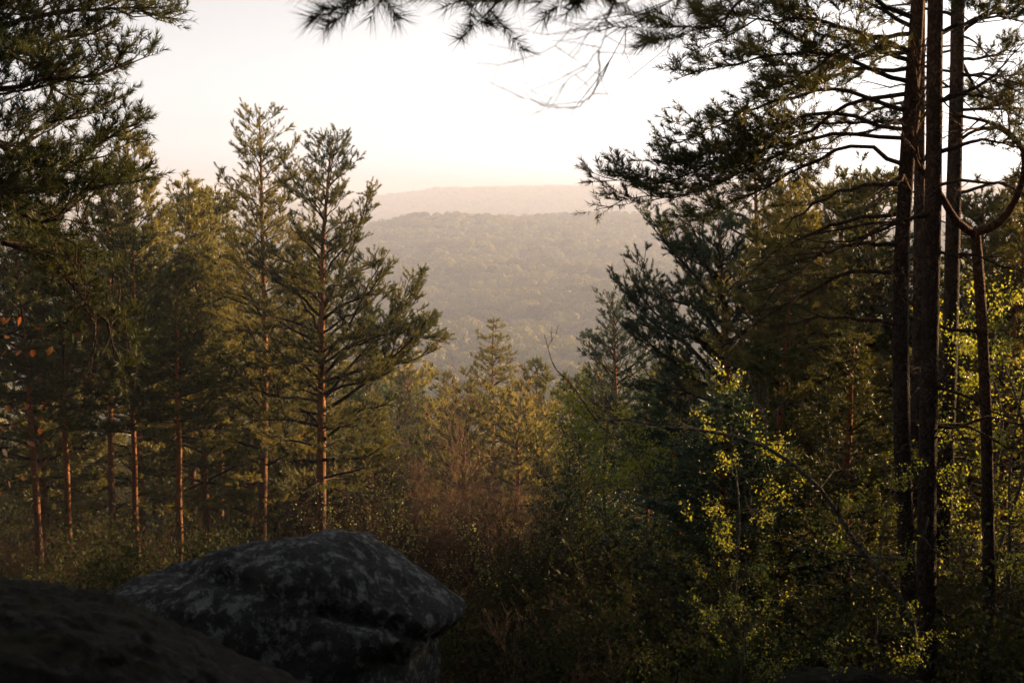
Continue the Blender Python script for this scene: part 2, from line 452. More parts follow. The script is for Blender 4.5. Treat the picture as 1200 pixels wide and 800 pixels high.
def pine(seed, H, rb, cb, Rc, detail='hero', lean=(0, 0), shape=0.8, wh=0.36, per=5, own=False, dead=True, e_low=2, e_top=55,
         dens=1.0, path=None, custom=(), skip=None, sides=12, dead_n=14, width=0.5, top_r=None):
    t = Tree(seed, DET[detail]); g = t.g
    K = 26
    zz = np.linspace(0, H, K)
    if path is None:
        ph = g.uniform(0, 6.28, 4)
        px = lean[0] * (zz / H) + 0.06 * np.sin(zz * .5 + ph[0]) + .018 * np.sin(zz * 1.9 + ph[1])
        py = lean[1] * (zz / H) + 0.06 * np.sin(zz * .5 + ph[2]) + .018 * np.sin(zz * 1.7 + ph[3])
        P = np.stack([px - px[0], py - py[0], zz], -1)
    else:
        P, _ = polyline(path, K); zz = P[:, 2]
    rt = rb * 0.10 if top_r is None else top_r
    rad = rt + (rb - rt) * (1 - np.linspace(0, 1, K)) ** 0.85
    rad[0] *= 1.35; rad[1] *= 1.1
    trunk = Buf(); tube(trunk, P, rad, sides, rough=0.035, seed=seed)
    def on(z):
        return np.array([np.interp(z, zz, P[:, 0]), np.interp(z, zz, P[:, 1]), z]), np.interp(z, zz, rad)
    z = cb * H
    while z < H - 0.12:
        u = (z - cb * H) / (H - cb * H)
        prof = (1 - u) ** shape * min(1, (u + .3) / .5)
        nb = max(3, int(per * (1 - .3 * u)) + g.integers(-1, 2))
        a0 = g.uniform(0, 6.28)
        for k in range(nb):
            az = a0 + k * 2 * math.pi / nb + g.uniform(-.35, .35)
            L = (Rc * prof + 0.16) * (g.uniform(0.4, 1.35) if own else g.uniform(0.55, 1.2))
            el = R(e_low + (e_top - e_low) * u ** 0.8 + g.uniform(-12, 12))
            if skip and skip(az, u): continue
            p, rr = on(z + g.uniform(-.06, .06))
            h = np.array([math.cos(az), math.sin(az), 0])
            d1 = h * math.cos(el) + UP * math.sin(el)
            d2 = h * math.cos(el - .15) + UP * math.sin(el - .15)
            d3 = h * math.cos(el + .35) + UP * math.sin(el + .35)
            pts = [p, p + d1 * L * .35, p + d1 * L * .35 + d2 * L * .35, p + d1 * L * .35 + d2 * L * .35 + d3 * L * .3]
            limb(t, pts, min(rr * .55, .008 + .014 * L), n=6 if detail in ('mid', 'far') else 8, own=own, sides=5,
                 start=0.18 if u > .5 else 0.3, width=width, dens=dens)
        z += wh * (1 - .35 * u) * g.uniform(.8, 1.2)
    e = P[-1]
    t.shoots.append(np.array([[e - UP * .15, e + UP * .15]]))
    if dead:
        for k in range(dead_n):
            z = H * g.uniform(.12, max(cb, .3)); p, rr = on(z)
            az = g.uniform(0, 6.28); L = g.uniform(.5, 1.5) * (Rc / 2) ; h = np.array([math.cos(az), math.sin(az), 0])
            dn = g.uniform(-.35, .15)
            limb(t, [p, p + (h + UP * dn) * L * .5, p + (h + UP * (dn - .1)) * L], min(rr * .3, .014), n=6, own=False, sides=4, bare=True, wander=.08)
    for c in custom:
        kw = dict(c); pts = kw.pop('pts'); r0 = kw.pop('r', .03)
        limb(t, pts, r0, own=own, **kw)
    return t, trunk

def crown_buf(t):
    b = Buf(); d = t.d
    if t.shoots:
        S = np.concatenate(t.shoots)
        needles(b, S[:, 0], S[:, 1], d['nn'], d['nl'], d['nw'], t.g)
    return b

def make_tree(kind, t, trunk, label, cat='pine tree', loc=(0, 0, 0), needle=None, bark=None, group=None, limbmat=None):
    root = link(kind, None, loc=loc)
    tag(root, label, cat, group)
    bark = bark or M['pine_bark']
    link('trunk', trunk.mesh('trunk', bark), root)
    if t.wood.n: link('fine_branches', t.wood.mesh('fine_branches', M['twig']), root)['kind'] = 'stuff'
    for b in t.limbs: link('branch', b.mesh('branch', limbmat or M['twig']), root)
    cb = crown_buf(t)
    if cb.n: link('crown', cb.mesh('crown', needle or M['needle'], smooth=False), root)
    return root

def copy_tree(src, loc, rz, s, label, group=None, sz=None):
    r = src.copy(); COL.objects.link(r)
    r.location = loc; r.rotation_euler = (0, 0, rz); r.scale = (s, s, sz or s)
    if label: r['label'] = label
    if group: r['group'] = group
    elif 'group' in r: del r['group']
    for ch in src.children:
        c = ch.copy(); COL.objects.link(c); c.parent = r
    return r

def base_at(px, d):
    x = (px - 600) / FPX * d
    return np.array([x, d, float(ground_z(x, d)) - 0.15])

def local(pxs, base):
    """pixels with distances -> points in the tree's own frame"""
    return [at(*p) - base for p in pxs]

# --- the two open pines that rise over the slope on the left
b1 = base_at(305, 28); top = at(305, 132, 28); H1 = top[2] - b1[2]
t, tr = pine(11, H1, .12, .30, 2.3, 'hero', shape=.62, own=True, wh=.40, per=4, e_low=8, e_top=50, dens=1.1,
             path=local([(306, 800, 28), (308, 600, 28), (311, 430, 28), (308, 300, 28), (306, 200, 28), (304, 132, 28)], b1 * [0, 0, 0] + b1),
             skip=lambda az, u: u < .35 and random.random() < .35)
make_tree('pine_tree', t, tr, 'slender pine with the highest pointed top above the left slope', loc=b1)

b2 = base_at(376, 25); top = at(388, 172, 25); H2 = top[2] - b2[2]
cust = [dict(pts=local([(378, 482, 25), (420, 455, 24.6), (455, 425, 24.2), (508, 372, 24)], b2), r=.045, start=.35, width=.9, dens=1.6),
        dict(pts=local([(378, 470, 25), (430, 410, 25.4), (470, 360, 25.6), (496, 322, 25.6)], b2), r=.04, start=.3, width=.85, dens=1.6),
        dict(pts=local([(378, 440, 25), (420, 400, 24.2), (470, 390, 23.8), (520, 402, 23.6)], b2), r=.035, start=.35, width=.75, dens=1.4),
        dict(pts=local([(380, 420, 25), (415, 370, 24.4), (435, 330, 24), (450, 300, 24)], b2), r=.035, start=.3, width=.6),
        dict(pts=local([(380, 360, 25), (410, 300, 25), (425, 255, 25), (435, 215, 25)], b2), r=.03, start=.3, width=.55),
        dict(pts=local([(376, 560, 25), (420, 550, 24.6), (470, 535, 24.3)], b2), r=.03, start=.55, width=.5),
        dict(pts=local([(376, 520, 25), (430, 478, 24.6), (480, 478, 24.3)], b2), r=.035, start=.55, width=.5),
        dict(pts=local([(376, 470, 25), (330, 465, 24.3), (280, 455, 23.8), (230, 460, 23.6)], b2), r=.035, start=.35, width=.6),
        dict(pts=local([(378, 430, 25), (340, 425, 24.3), (300, 430, 23.8)], b2), r=.035, start=.3, width=.6)]
t, tr = pine(12, H2, .14, .36, 2.15, 'hero', shape=.58, own=True, wh=.38, per=5, e_low=0, e_top=58,
             path=local([(374, 800, 25), (376, 600, 25), (377, 430, 25), (378, 300, 25), (383, 230, 25), (388, 172, 25)], b2), custom=cust)
make_tree('pine_tree', t, tr, 'broad pine beside the valley with a long limb sweeping out over it', loc=b2)

# --- lone conical pine in the middle, behind the shrubs
b3 = base_at(577, 58); H3 = at(577, 375, 58)[2] - b3[2]
t, tr = pine(13, H3, .17, .30, 4.0, 'mid', shape=.95, own=False, wh=.62, per=6, e_low=-4, e_top=35, dens=.9)
for s_ in t.shoots: pass
make_tree('pine_tree', t, tr, 'tiered conical pine standing alone in the middle of the clearing', loc=b3, needle=M['needle_mid'])

# --- pine at the left edge, its trunk just outside the frame
b4 = base_at(-120, 11)
LE = [[(-118, 60), (-20, 10), (60, -20), (120, -10)], [(-118, 90), (-20, 40), (70, 15), (140, 8), (205, 22)], [(-118, 130), (-20, 80), (60, 50), (110, 40), (135, 75)],
      [(-118, 170), (-10, 110), (60, 95), (110, 90), (152, 72)], [(-118, 200), (-20, 150), (0, 172), (45, 196), (80, 195), (130, 160), (166, 142)],
      [(-118, 240), (-10, 200), (50, 150), (100, 130), (135, 120)], [(-118, 235), (-20, 220), (10, 238), (55, 268), (90, 230), (150, 210)],
      [(-118, 330), (-20, 278), (20, 290), (60, 308), (95, 350), (135, 400), (150, 455)], [(-118, 300), (-20, 232), (15, 243), (50, 266), (70, 300), (80, 335)],
      [(-118, 100), (0, 60), (50, 90), (70, 130)], [(-118, 20), (-40, -20), (40, -60)], [(-118, 270), (-30, 250), (30, 215), (60, 230)]]
cust = []
for k, l in enumerate(LE):
    dd = 11 + rng.uniform(-1.0, .8)
    pts = [at(x, y, 11 + (dd - 11) * min(1, (x + 118) / 120)) - b4 for x, y in l]
    cust.append(dict(pts=pts, r=.036, start=.3, width=.5, dens=1.9, n=14, wander=.02, maxlen=.8))
H4 = 10.5
t, tr = pine(14, H4, .17, .75, 1.3, 'near', own=True, custom=cust, path=[(0, 0, 0), (.1, 0, 3), (0, .1, 6), (.15, 0, 8), (.2, 0, H4)], dead_n=8)
# tangle of dead hanging twigs under the lowest limb
tang = Buf(); g = np.random.default_rng(5)
for k in range(16):
    x0 = rng.uniform(70, 140); y0 = rng.uniform(180, 400); dd = rng.uniform(10.4, 11.4)
    pts = [at(x0, y0, dd), at(x0 + rng.uniform(-12, 14), y0 + 30, dd), at(x0 + rng.uniform(-14, 30), y0 + rng.uniform(60, 130), dd)]
    P, L = polyline(pts, 8); P += g.normal(size=P.shape) * .02
    tube(tang, P - b4, np.linspace(.008, .003, 8), 4)
    q0 = P[g.integers(1, 7, 9)] - b4
    cones(tang, q0, q0 + unit(g.normal(size=(9, 3)) - UP * .5) * g.uniform(.06, .22, (9, 1)), .003, .0015)
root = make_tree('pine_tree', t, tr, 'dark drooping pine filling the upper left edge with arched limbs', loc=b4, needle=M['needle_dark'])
o = link('dead_twigs', tang.mesh('dead_twigs', M['twig']), root); o['kind'] = 'stuff'

# --- the tall pines at the right
def right_pine(seed, px0, d, pts_px, rb, limbs, label, H=14, cb=.78, Rc=2.2, det='near', dead_n=16, r=.022):
    b = base_at(px0, d)
    path = local([(x, y, d) for x, y in pts_px], b)
    path = [p for p in path if p[2] > .5]
    path = [np.array([path[0][0], 0, 0])] + path
    z = path[-1]
    if z[2] < H: path = path + [z + (z - path[-2]) / (z - path[-2])[2] * (H - z[2])]
    cust = []
    for k, l in enumerate(limbs):
        kw = {}
        if isinstance(l, tuple): l, kw = l
        dd = d + rng.uniform(-.9, .9)
        x0 = l[0][0]
        pts = [at(x, y, d + (dd - d) * min(1, abs(x - x0) / 150)) - b for x, y in l]
        k2 = dict(pts=pts, r=r, start=.28, width=.45, dens=1.5, n=14, wander=.02, maxlen=.75); k2.update(kw)
        cust.append(k2)
    t, tr = pine(seed, H, rb, cb, Rc, det, own=True, path=path, custom=cust, dead_n=dead_n, sides=20, top_r=rb * .45)
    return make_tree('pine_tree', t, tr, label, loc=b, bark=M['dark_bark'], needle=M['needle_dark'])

A = [[(1064, 95), (960, 62), (880, 72), (800, 88)], [(1062, 130), (980, 106), (900, 122), (835, 150), (785, 165)],
     [(1061, 152), (960, 132), (880, 172), (780, 213), (697, 213)], [(1060, 162), (970, 158), (900, 187), (820, 225), (740, 235), (708, 245)],
     [(1066, 60), (980, 30), (900, 22), (830, 52)], [(1057, 192), (1010, 172), (940, 196), (860, 238), (800, 262)],
     [(1068, 20), (980, -20), (900, -24), (840, 10)], [(1064, 80), (990, 85), (930, 110), (880, 150)],
     [(1062, 110), (1000, 120), (930, 160), (850, 195), (770, 190)], [(1066, 40), (1000, 50), (940, 90), (900, 100)],
     ([(1056, 250), (980, 262), (900, 300), (850, 345)], dict(start=.5, dens=.6)), ([(1055, 320), (980, 326), (900, 370), (840, 420)], dict(bare=True)),
     ([(1056, 285), (980, 290), (920, 330), (880, 380)], dict(bare=True)), ([(1055, 380), (985, 372), (900, 382)], dict(bare=True)),
     ([(1056, 215), (1000, 220), (940, 250), (890, 300)], dict(start=.45, dens=.7)), ([(1058, 142), (1000, 144), (930, 142)], dict(bare=True)),
     [(1066, 30), (1010, 0), (960, -10)], [(1064, 70), (1020, 60), (985, 80)]]
right_pine(21, 1058, 11, [(1072, 800), (1066, 700), (1060, 600), (1056, 450), (1056, 330), (1062, 200), (1072, 60), (1080, -80)], .08, A,
           'tall dark pine whose long limbs reach out over the valley', H=11)
Bl = [[(1096, -20), (1150, -50), (1210, -60)], ([(1096, 120), (1150, 100), (1190, 60)], dict(bare=True)), ([(1096, 250), (1040, 262), (1000, 290)], dict(bare=True)),
      ([(1096, 180), (1150, 165), (1200, 175)], dict(start=.5)), [(1096, 40), (1150, 20), (1210, 10)]]
right_pine(22, 1090, 9.6, [(1086, 800), (1086, 600), (1090, 400), (1094, 200), (1096, 0)], .078, Bl, 'thickest bare pine trunk standing straight in front of its neighbours', H=10)
Cl = [[(1122, 40), (1160, 20), (1215, 30)], [(1121, 90), (1165, 88), (1215, 110)], [(1120, 130), (1170, 128), (1220, 150)], [(1122, 70), (1165, 65), (1200, 50)],
      ([(1119, 165), (1165, 150), (1215, 190)], dict(start=.4)), [(1121, 110), (1160, 112), (1200, 95)], [(1123, 20), (1080, 10), (1030, 30)], [(1123, -10), (1180, -20), (1230, 0)],
      ([(1117, 230), (1170, 215), (1220, 240)], dict(bare=True)), [(1120, 60), (1150, 110), (1200, 130)], [(1120, 100), (1100, 120), (1030, 150)]]
right_pine(23, 1112, 14, [(1108, 800), (1110, 500), (1116, 300), (1121, 100), (1123, 0)], .10, Cl, 'thinner pine standing just right of the thickest trunk', H=13, Rc=1.8)
right_pine(24, 1076, 15.5, [(1072, 800), (1074, 500), (1077, 300), (1078, 100)], .085, [([(1077, 200), (1040, 215), (1000, 240)], dict(start=.4)), ([(1076, 300), (1030, 320), (990, 360)], dict(start=.4)),
           [(1078, 60), (1030, 70), (980, 110)], [(1078, 120), (1020, 130), (960, 180)], [(1078, 90), (1110, 100), (1150, 140)]],
           'slim pine seen through the gap between two thick trunks', H=13, Rc=1.8)

# --- the pines whose crowns stand against the valley, right of the gap
def crown_pine(seed, px0, d, top_y, rb, cb, Rc, limbs, label, path_px, det='hero', lw=.55, needle=None, **kw):
    b = base_at(px0, d)
    path = local([(x, y, d) for x, y in path_px], b); path = [p for p in path if p[2] > .5]
    path = [np.array([path[0][0] * .9, 0, 0])] + path
    H = path[-1][2]
    cust = []
    for l in limbs:
        dd = d + rng.uniform(-.8, .8); x0 = l[0][0]
        cust.append(dict(pts=[at(x, y, d + (dd - d) * min(1, abs(x - x0) / 90)) - b for x, y in l], r=.035, start=.3, width=lw, dens=1.2, n=10, maxlen=1.0))
    t, tr = pine(seed, H, rb, cb, Rc, det, own=True, path=path, custom=cust, **kw)
    return make_tree('pine_tree', t, tr, label, loc=b, needle=needle)

crown_pine(31, 892, 23, 172, .13, .40, 2.0, [
    [(890, 400), (850, 380), (810, 330), (790, 290)], [(888, 330), (850, 310), (820, 300), (800, 265)], [(888, 380), (920, 350), (950, 300), (960, 270)],
    [(887, 260), (860, 250), (835, 235), (825, 215)], [(887, 250), (915, 235), (935, 215)], [(888, 420), (850, 410), (810, 400)]],
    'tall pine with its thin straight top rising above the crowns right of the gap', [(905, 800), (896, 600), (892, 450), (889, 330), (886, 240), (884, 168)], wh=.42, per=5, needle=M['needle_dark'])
crown_pine(32, 850, 18.5, 240, .12, .34, 1.5, [
    [(850, 450), (800, 400), (760, 375), (722, 328)], [(850, 430), (805, 385), (765, 365), (740, 330)], [(850, 400), (815, 360), (775, 345), (745, 300)],
    [(850, 370), (815, 325), (790, 300), (762, 252)], [(850, 355), (825, 310), (795, 290), (775, 262)], [(850, 470), (800, 430), (760, 405), (735, 385)],
    [(850, 420), (810, 395), (780, 395), (745, 370)], [(852, 360), (830, 310), (815, 275), (800, 250)], [(850, 440), (890, 410), (920, 380)],
    [(850, 480), (810, 460), (770, 450), (735, 440)], [(850, 390), (880, 350), (905, 330)]],
    'bushy blue green pine with plumes leaning left over the valley', [(862, 800), (856, 650), (852, 500), (850, 400), (846, 320), (842, 262)],
    needle=M['needle_cool'], lw=.65, wh=.34, per=5)
crown_pine(33, 722, 34, 350, .14, .30, 2.2, [
    [(722, 450), (700, 420), (685, 395)], [(722, 480), (690, 470), (662, 455)], [(722, 520), (690, 510), (655, 500)], [(722, 440), (750, 420), (765, 385)]],
    'shorter dark pine at the right lip of the gap below the plumed pine', [(728, 800), (725, 600), (722, 480), (720, 400), (718, 348)], needle=M['needle_cool'], wh=.45, per=6)

# ------------------------------------------------------------------ shared pines for the woods around
protos = []
specs = [(41, 11, .15, .30, 2.3, .8, 0), (42, 12, .15, .45, 2.2, .65, 5), (43, 10, .14, .25, 2.5, .9, -6), (44, 11.5, .16, .38, 2.6, .55, 4), (45, 9.5, .12, .18, 1.9, 1.0, -8), (46, 12.5, .115, .6, 2.0, .6, 4)]
for k, (sd_, H, rb, cb, Rc, sh, el) in enumerate(specs):
    t, tr = pine(sd_, H, rb, cb, Rc, 'mid', shape=sh, e_low=el, wh=.42, per=6, lean=((k - 2) * .15, .1), sides=9, dead_n=30 if k == 5 else 14)
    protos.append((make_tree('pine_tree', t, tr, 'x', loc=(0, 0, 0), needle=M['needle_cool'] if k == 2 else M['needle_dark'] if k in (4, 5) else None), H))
used = [False] * len(protos)

def place(k, px, top_py, d, label, rz=None, group=None, x=None, H=None, cat=None):
    src, H0 = protos[k]
    if x is None: x = (px - 600) / FPX * d
    z = float(ground_z(x, d)) - .15
    Hn = H if H is not None else at(px, top_py, d)[2] - z
    s = Hn / H0
    sxy = min(max(s, .75), 1.25) if H is None else s
    rz = rng.uniform(0, 6.28) if rz is None else rz
    if not used[k]:
        used[k] = True
        src.location = (x, d, z); src.rotation_euler = (0, 0, rz); src.scale = (sxy, sxy, s); src['label'] = label
        if group: src['group'] = group
        return src
    return copy_tree(src, (x, d, z), rz, sxy, label, group, sz=s)

WL = [  # variant, px, top, distance, label
    (0, 156, 162, 33, 'pine with a small pointed top beside the dark left edge pine'),
    (5, 112, 205, 27, 'pine behind the tangle of hanging dead twigs'),
    (5, 40, 235, 22, 'pine behind the beech twigs with copper leaves'),
    (1, 215, 214, 36, 'round topped pine just right of the small pointed top'),
    (3, 252, 236, 40, 'pine whose crown touches the slender high pointed pine on its left side'),
    (3, 232, 300, 29, 'golden lit rounded pine below the small pointed top'),
    (5, 188, 320, 23, 'pine with a thick dark straight trunk above the low end of the boulder'),
    (0, 345, 280, 36, 'pine filling the space behind the two open pines'),
    (5, 74, 290, 23, 'slim pine with an orange lit trunk at the left'),
    (5, 150, 280, 24, 'pine with a leaning sunlit trunk behind the boulder'),
    (3, 40, 255, 31, 'deep shaded pine at the left edge behind its neighbours'),
    (4, 285, 370, 34, 'smaller pine between the slender pine and the golden rounded pine'),
    (2, 425, 400, 44, 'dark pine just under the long sweeping limb'),
    (0, 478, 440, 52, 'pine above the bare reddish trees'),
    (4, 345, 400, 30, 'small dense pine tucked behind the broad pine trunk'),
    # right side
    (2, 800, 420, 20, 'dark pine below the plumes of the blue green pine'),
    (1, 945, 250, 17, 'pine with a leaning trunk left of the tall dark pine'),
    (3, 985, 230, 20, 'full crowned pine between the leaning trunk and the tall dark pine'),
    (2, 760, 455, 26, 'low spreading pine behind the bright green sapling'),
    (4, 905, 330, 15.5, 'dense small pine in front of the thin straight top'),
    (2, 690, 500, 30, 'low dark pine at the right foot of the gap'),
    (3, 1030, 215, 19, 'pine seen between the limbs of the tall dark pine'),
    (1, 930, 215, 21, 'rear pine right of the thin straight top'),
    (2, 860, 470, 14, 'low branched shaded pine over the forest floor right of centre'),
    (3, 1150, 240, 19, 'pine crown glowing behind the forked tree'),
    (0, 1185, 205, 18, 'pine at the right edge behind the curved limb'),
    (4, 1010, 400, 13.5, 'low shaded pine touching the tall dark pine trunk'),
    (1, 1230, 150, 20, 'sparse pine half outside the right edge of the picture'),
]
for k, px, ty, d, lab in WL: place(k, px, ty, d, lab)

# closed wood on the slope to both sides and behind the nearer trees
cnt = 0
gW = 'pines of the dim wood filling the slope'
placed = [((px - 600) / FPX * d, d) for _, px, _, d, _ in WL]
while cnt < 105:
    d = rng.uniform(30, 95); px = rng.uniform(-150, 1350)
    x = (px - 600) / FPX * d
    if min((x - a) ** 2 + (d - b) ** 2 for a, b in placed) < 5.5: continue
    if 440 < px < 690 and d < 58: continue
    H = rng.uniform(8, 12.5)
    gz = float(ground_z(x, d)); top = 222 - (gz + H) / d * FPX
    lim = np.interp(px, [-200, 100, 250, 330, 400, 440, 560, 700, 760, 850, 950, 1400], [225, 240, 262, 300, 430, 470, 480, 480, 420, 380, 350, 340])
    if top < lim:
        H = -(lim - 222) / FPX * d - gz
        if H < 5.5: continue
    placed.append((x, d))
    place(int(rng.integers(0, 5)), px, 0, d, 'one of the dim pines filling the wooded slope behind the nearer trees', group=gW, H=H); cnt += 1

# ------------------------------------------------------------------ broadleaf trees and shrubs
def grow(g, p, d, L, r, depth, out, spread=.55, up=.12, nchild=(3, 5), shrink=.62, wig=.16, start=.3):
    n = 5
    pts = [p]; cur = unit(d)
    for k in range(n):
        cur = unit(cur + g.normal(size=3) * wig + UP * up * .4)
        pts.append(pts[-1] + cur * L / n)
    pts = np.array(pts)
    rr = r * (1 - np.linspace(0, 1, n + 1) * .6)
    out['seg'].append((pts, rr, depth))
    if depth == 0: out['tips'].append(pts[1:]); return
    for c in range(int(g.integers(nchild[0], nchild[1] + 1))):
        u = g.uniform(start, 1.0); k = min(int(u * n), n - 1); q = pts[k] + (pts[k + 1] - pts[k]) * (u * n - k)
        T = unit(pts[k + 1] - pts[k]); s_ = unit(np.cross(T, g.normal(size=3)))
        a = g.uniform(spread * .6, spread * 1.5)
        grow(g, q, T * math.cos(a) + s_ * math.sin(a) + UP * up, L * shrink * g.uniform(.7, 1.2), rr[k] * .62, depth - 1, out, spread, up, nchild, shrink, wig, .2)

def woody(out, min_tube=2, rmin=.0022):
    b = Buf()
    thin0, thin1, r0, r1 = [], [], [], []
    for pts, rr, dp in out['seg']:
        if dp >= min_tube: tube(b, pts, rr, 7 if dp > 2 else 5)
        else:
            thin0.append(pts[:-1]); thin1.append(pts[1:]); r0.append(rr[:-1]); r1.append(rr[1:])
    if thin0: cones(b, np.concatenate(thin0), np.concatenate(thin1), np.maximum(np.concatenate(r0), rmin), np.maximum(np.concatenate(r1), rmin * .8))
    return b

def bare_shrub(seed, stems, H, splay, mat, label, name='bare_shrub', cat='shrub', leaf=None, leaf_size=.03, per=1, depth=3, r=.02, nchild=(4, 6), shrink=.6, rmin=.003, **gk):
    g = np.random.default_rng(seed); out = dict(seg=[], tips=[])
    for s_ in range(stems):
        az = g.uniform(0, 6.28)
        grow(g, np.array([math.cos(az), math.sin(az), 0]) * .12, np.array([math.cos(az) * splay, math.sin(az) * splay, 1]), H * g.uniform(.55, .8), r * g.uniform(.7, 1.1), depth, out, nchild=nchild, shrink=shrink, **gk)
    root = link(name, None); tag(root, label, cat)
    link('stems', woody(out, 2, rmin).mesh('stems', mat), root)['kind'] = 'stuff'
    if leaf:
        b = Buf(); leaves(b, np.concatenate(out['tips']), leaf_size, g, per, .04)
        link('foliage', b.mesh('foliage', leaf, smooth=False), root)
    return root

def broadleaf(seed, H, r, label, leaf=None, name='young_beech', cat='tree', leaf_size=.05, per=2, depth=3, nlimb=14, first=.25, spread=1.0, mat=None, Ls=.35, path=None, jit=.07, extra=(), taper=.8):
    g = np.random.default_rng(seed); out = dict(seg=[], tips=[])
    if path is None: path = [(0, 0, 0), (g.normal() * .12, g.normal() * .12, H * .35), (g.normal() * .2, g.normal() * .2, H * .7), (g.normal() * .3, g.normal() * .3, H)]
    P, L = polyline(path, 18); rr = r * (1 - np.linspace(0, 1, 18) * taper)
    trunk = Buf(); tube(trunk, P, rr, 12, rough=.03, seed=seed)
    for k in range(nlimb):
        u = first + (1 - first) * (k + g.random()) / nlimb; i = min(int(u * 17), 16)
        az = g.uniform(0, 6.28)
        dr = np.array([math.cos(az), math.sin(az), g.uniform(.1, .7)])
        grow(g, P[i], dr, H * Ls * (1.15 - u * .7) * spread * g.uniform(.6, 1.2), rr[i] * .45, depth - 1, out, nchild=(3, 5))
    for e in extra:
        E, EL = polyline(e[0], 16); tube(trunk, E, e[1] * (1 - np.linspace(0, 1, 16) * .7), 9, rough=.02, seed=3)
        for k in range(e[2]):
            i = int(g.integers(5, 15)); T = unit(E[i + 1] - E[i])
            grow(g, E[i], T + unit(g.normal(size=3)) * .8, e[3] * g.uniform(.5, 1.1), e[1] * .25, 1, out)
    root = link(name, None); tag(root, label, cat)
    link('trunk', trunk.mesh('trunk', mat or M['grey_bark']), root)
    link('fine_branches', woody(out, 1).mesh('fine_branches', mat or M['grey_bark']), root)['kind'] = 'stuff'
    if leaf:
        b = Buf(); leaves(b, np.concatenate(out['tips']), leaf_size, g, per, jit)
        link('crown', b.mesh('crown', leaf, smooth=False), root)
    return root

def put(o, px, d, rz=0, s=1.0, dz=0):
    x = (px - 600) / FPX * d
    o.location = (x, d, float(ground_z(x, d)) - .1 + dz); o.rotation_euler = (0, 0, rz); o.scale = (s, s, s)
    return o

def put_copy(src, px, d, label, group=None, s=1.0):
    o = copy_tree(src, (0, 0, 0), 0, 1, label, group)
    return put(o, px, d, rng.uniform(0, 6.28), s)

# green lit saplings right of the gap and between the right trunks
lf1 = broadleaf(61, 4.6, .035, 'bright green sapling spreading in front of the dark pine foot', M['leaf'], 'birch_sapling', leaf_size=.06, per=3, nlimb=16, Ls=.32)
put(lf1, 748, 15, .4, .78)
lf2 = broadleaf(62, 5.2, .04, 'yellow green sapling with sunlit leaves under the arching stem', M['leaf'], 'birch_sapling', leaf_size=.058, per=2, nlimb=13, jit=.04, Ls=.26)
put(lf2, 838, 15, 1.0, .76)
lf3 = broadleaf(63, 7.0, .06, 'glowing yellow green tree behind the forked tree', M['leaf'], 'young_birch', leaf_size=.062, per=3, nlimb=20, jit=.05, Ls=.3)
put(lf3, 1165, 16, 2.0, float(at(1165, 265, 16)[2] - ground_z(6.03, 16)) / 8.2)
for px, d, ty, lab in [(1110, 19, 235, 'yellow green birch glowing in the gap right of the thickest trunk'), (1020, 20, 330, 'green leaved birch left of the tall dark pine'),
                      (1200, 13, 300, 'yellow green birch at the right edge of the picture'), (1175, 22, 205, 'tallest glowing birch behind the right edge pines'),
                      (1080, 24, 300, 'birch leaves showing between the two thick trunks'), (985, 18, 420, 'low green birch beside the leaning trunk')]:
    put_copy(lf3, px, d, lab, s=float(at(px, ty, d)[2] - ground_z((px - 600) / FPX * d, d)) / 8.2)
for px, d, s, lab in [(700, 19, .9, 'small pale leaved sapling at the foot of the gap'), (880, 12, .55, 'low sunlit sapling in front of the yellow green sapling'),
                      (1185, 12.5, .7, 'sapling with scattered leaves beside the foot of the forked tree'), (800, 18, .68, 'dim green sapling between the two brightest ones'),
                      (890, 8.8, .33, 'smallest leafy sapling by the mossy boulder'), (1035, 9.0, .42, 'low sapling left of the tall dark pine foot'),
                      (930, 16, .7, 'sapling with a few lit leaves beside the leaning trunk')]:
    put_copy(lf2, px, d, lab, s=s)

# forked grey tree at the right
bD = base_at(1152, 10.2)
ex = [(local([(1144, 272, 10.2), (1170, 262, 10.2), (1192, 230, 10.1), (1201, 190, 10.0), (1192, 165, 10), (1165, 145, 9.9), (1120, 135, 9.8)], bD), .034, 12, .5),
      (local([(1142, 275, 10.2), (1120, 258, 10.1), (1100, 225, 10), (1078, 195, 9.9), (1072, 165, 9.9), (1076, 130, 9.9), (1070, 60, 9.9)], bD), .034, 10, .5),
      (local([(1150, 388, 10.2), (1110, 385, 10.0), (1085, 370, 9.9), (1062, 350, 9.8), (1045, 320, 9.8)], bD), .018, 6, .4)]
fk = broadleaf(64, 3.2, .058, 'grey forked tree with one limb curving up round the right edge', None, 'forked_tree', nlimb=0, extra=ex, taper=.3, mat=M['dark_bark'],
               path=[(0, 0, 0)] + [p for p in local([(1156, 800, 10.2), (1158, 600, 10.2), (1152, 400, 10.2), (1143, 270, 10.2)], bD) if p[2] > .3])
fk.location = bD

# arching bent stem from the foot of the tall pine
bE = base_at(1062, 9.0)
pts = [(1075, 760), (1062, 715), (1040, 680), (1005, 640), (975, 590), (940, 552), (890, 520), (830, 505), (790, 502), (740, 492), (695, 492)]
pth = [(0, 0, 0)] + local([(x, y, 9.0 - k * .05) for k, (x, y) in enumerate(pts)], bE)
pth = [p for i, p in enumerate(pth) if i == 0 or p[2] > .2]
arch = broadleaf(65, 5, .03, 'long grey stem bent over in an arch towards the gap', None, 'bent_sapling', nlimb=9, path=pth, Ls=.12, first=.3, depth=3,
                 extra=[(local([(1060, 655, 9), (1000, 650, 8.9), (930, 640, 8.9), (880, 620, 8.8)], bE), .012, 5, .3),
                        (local([(700, 495, 8.5), (670, 450, 8.4), (650, 430, 8.4), (638, 392, 8.3)], bE), .008, 2, .12)])
arch.location = bE

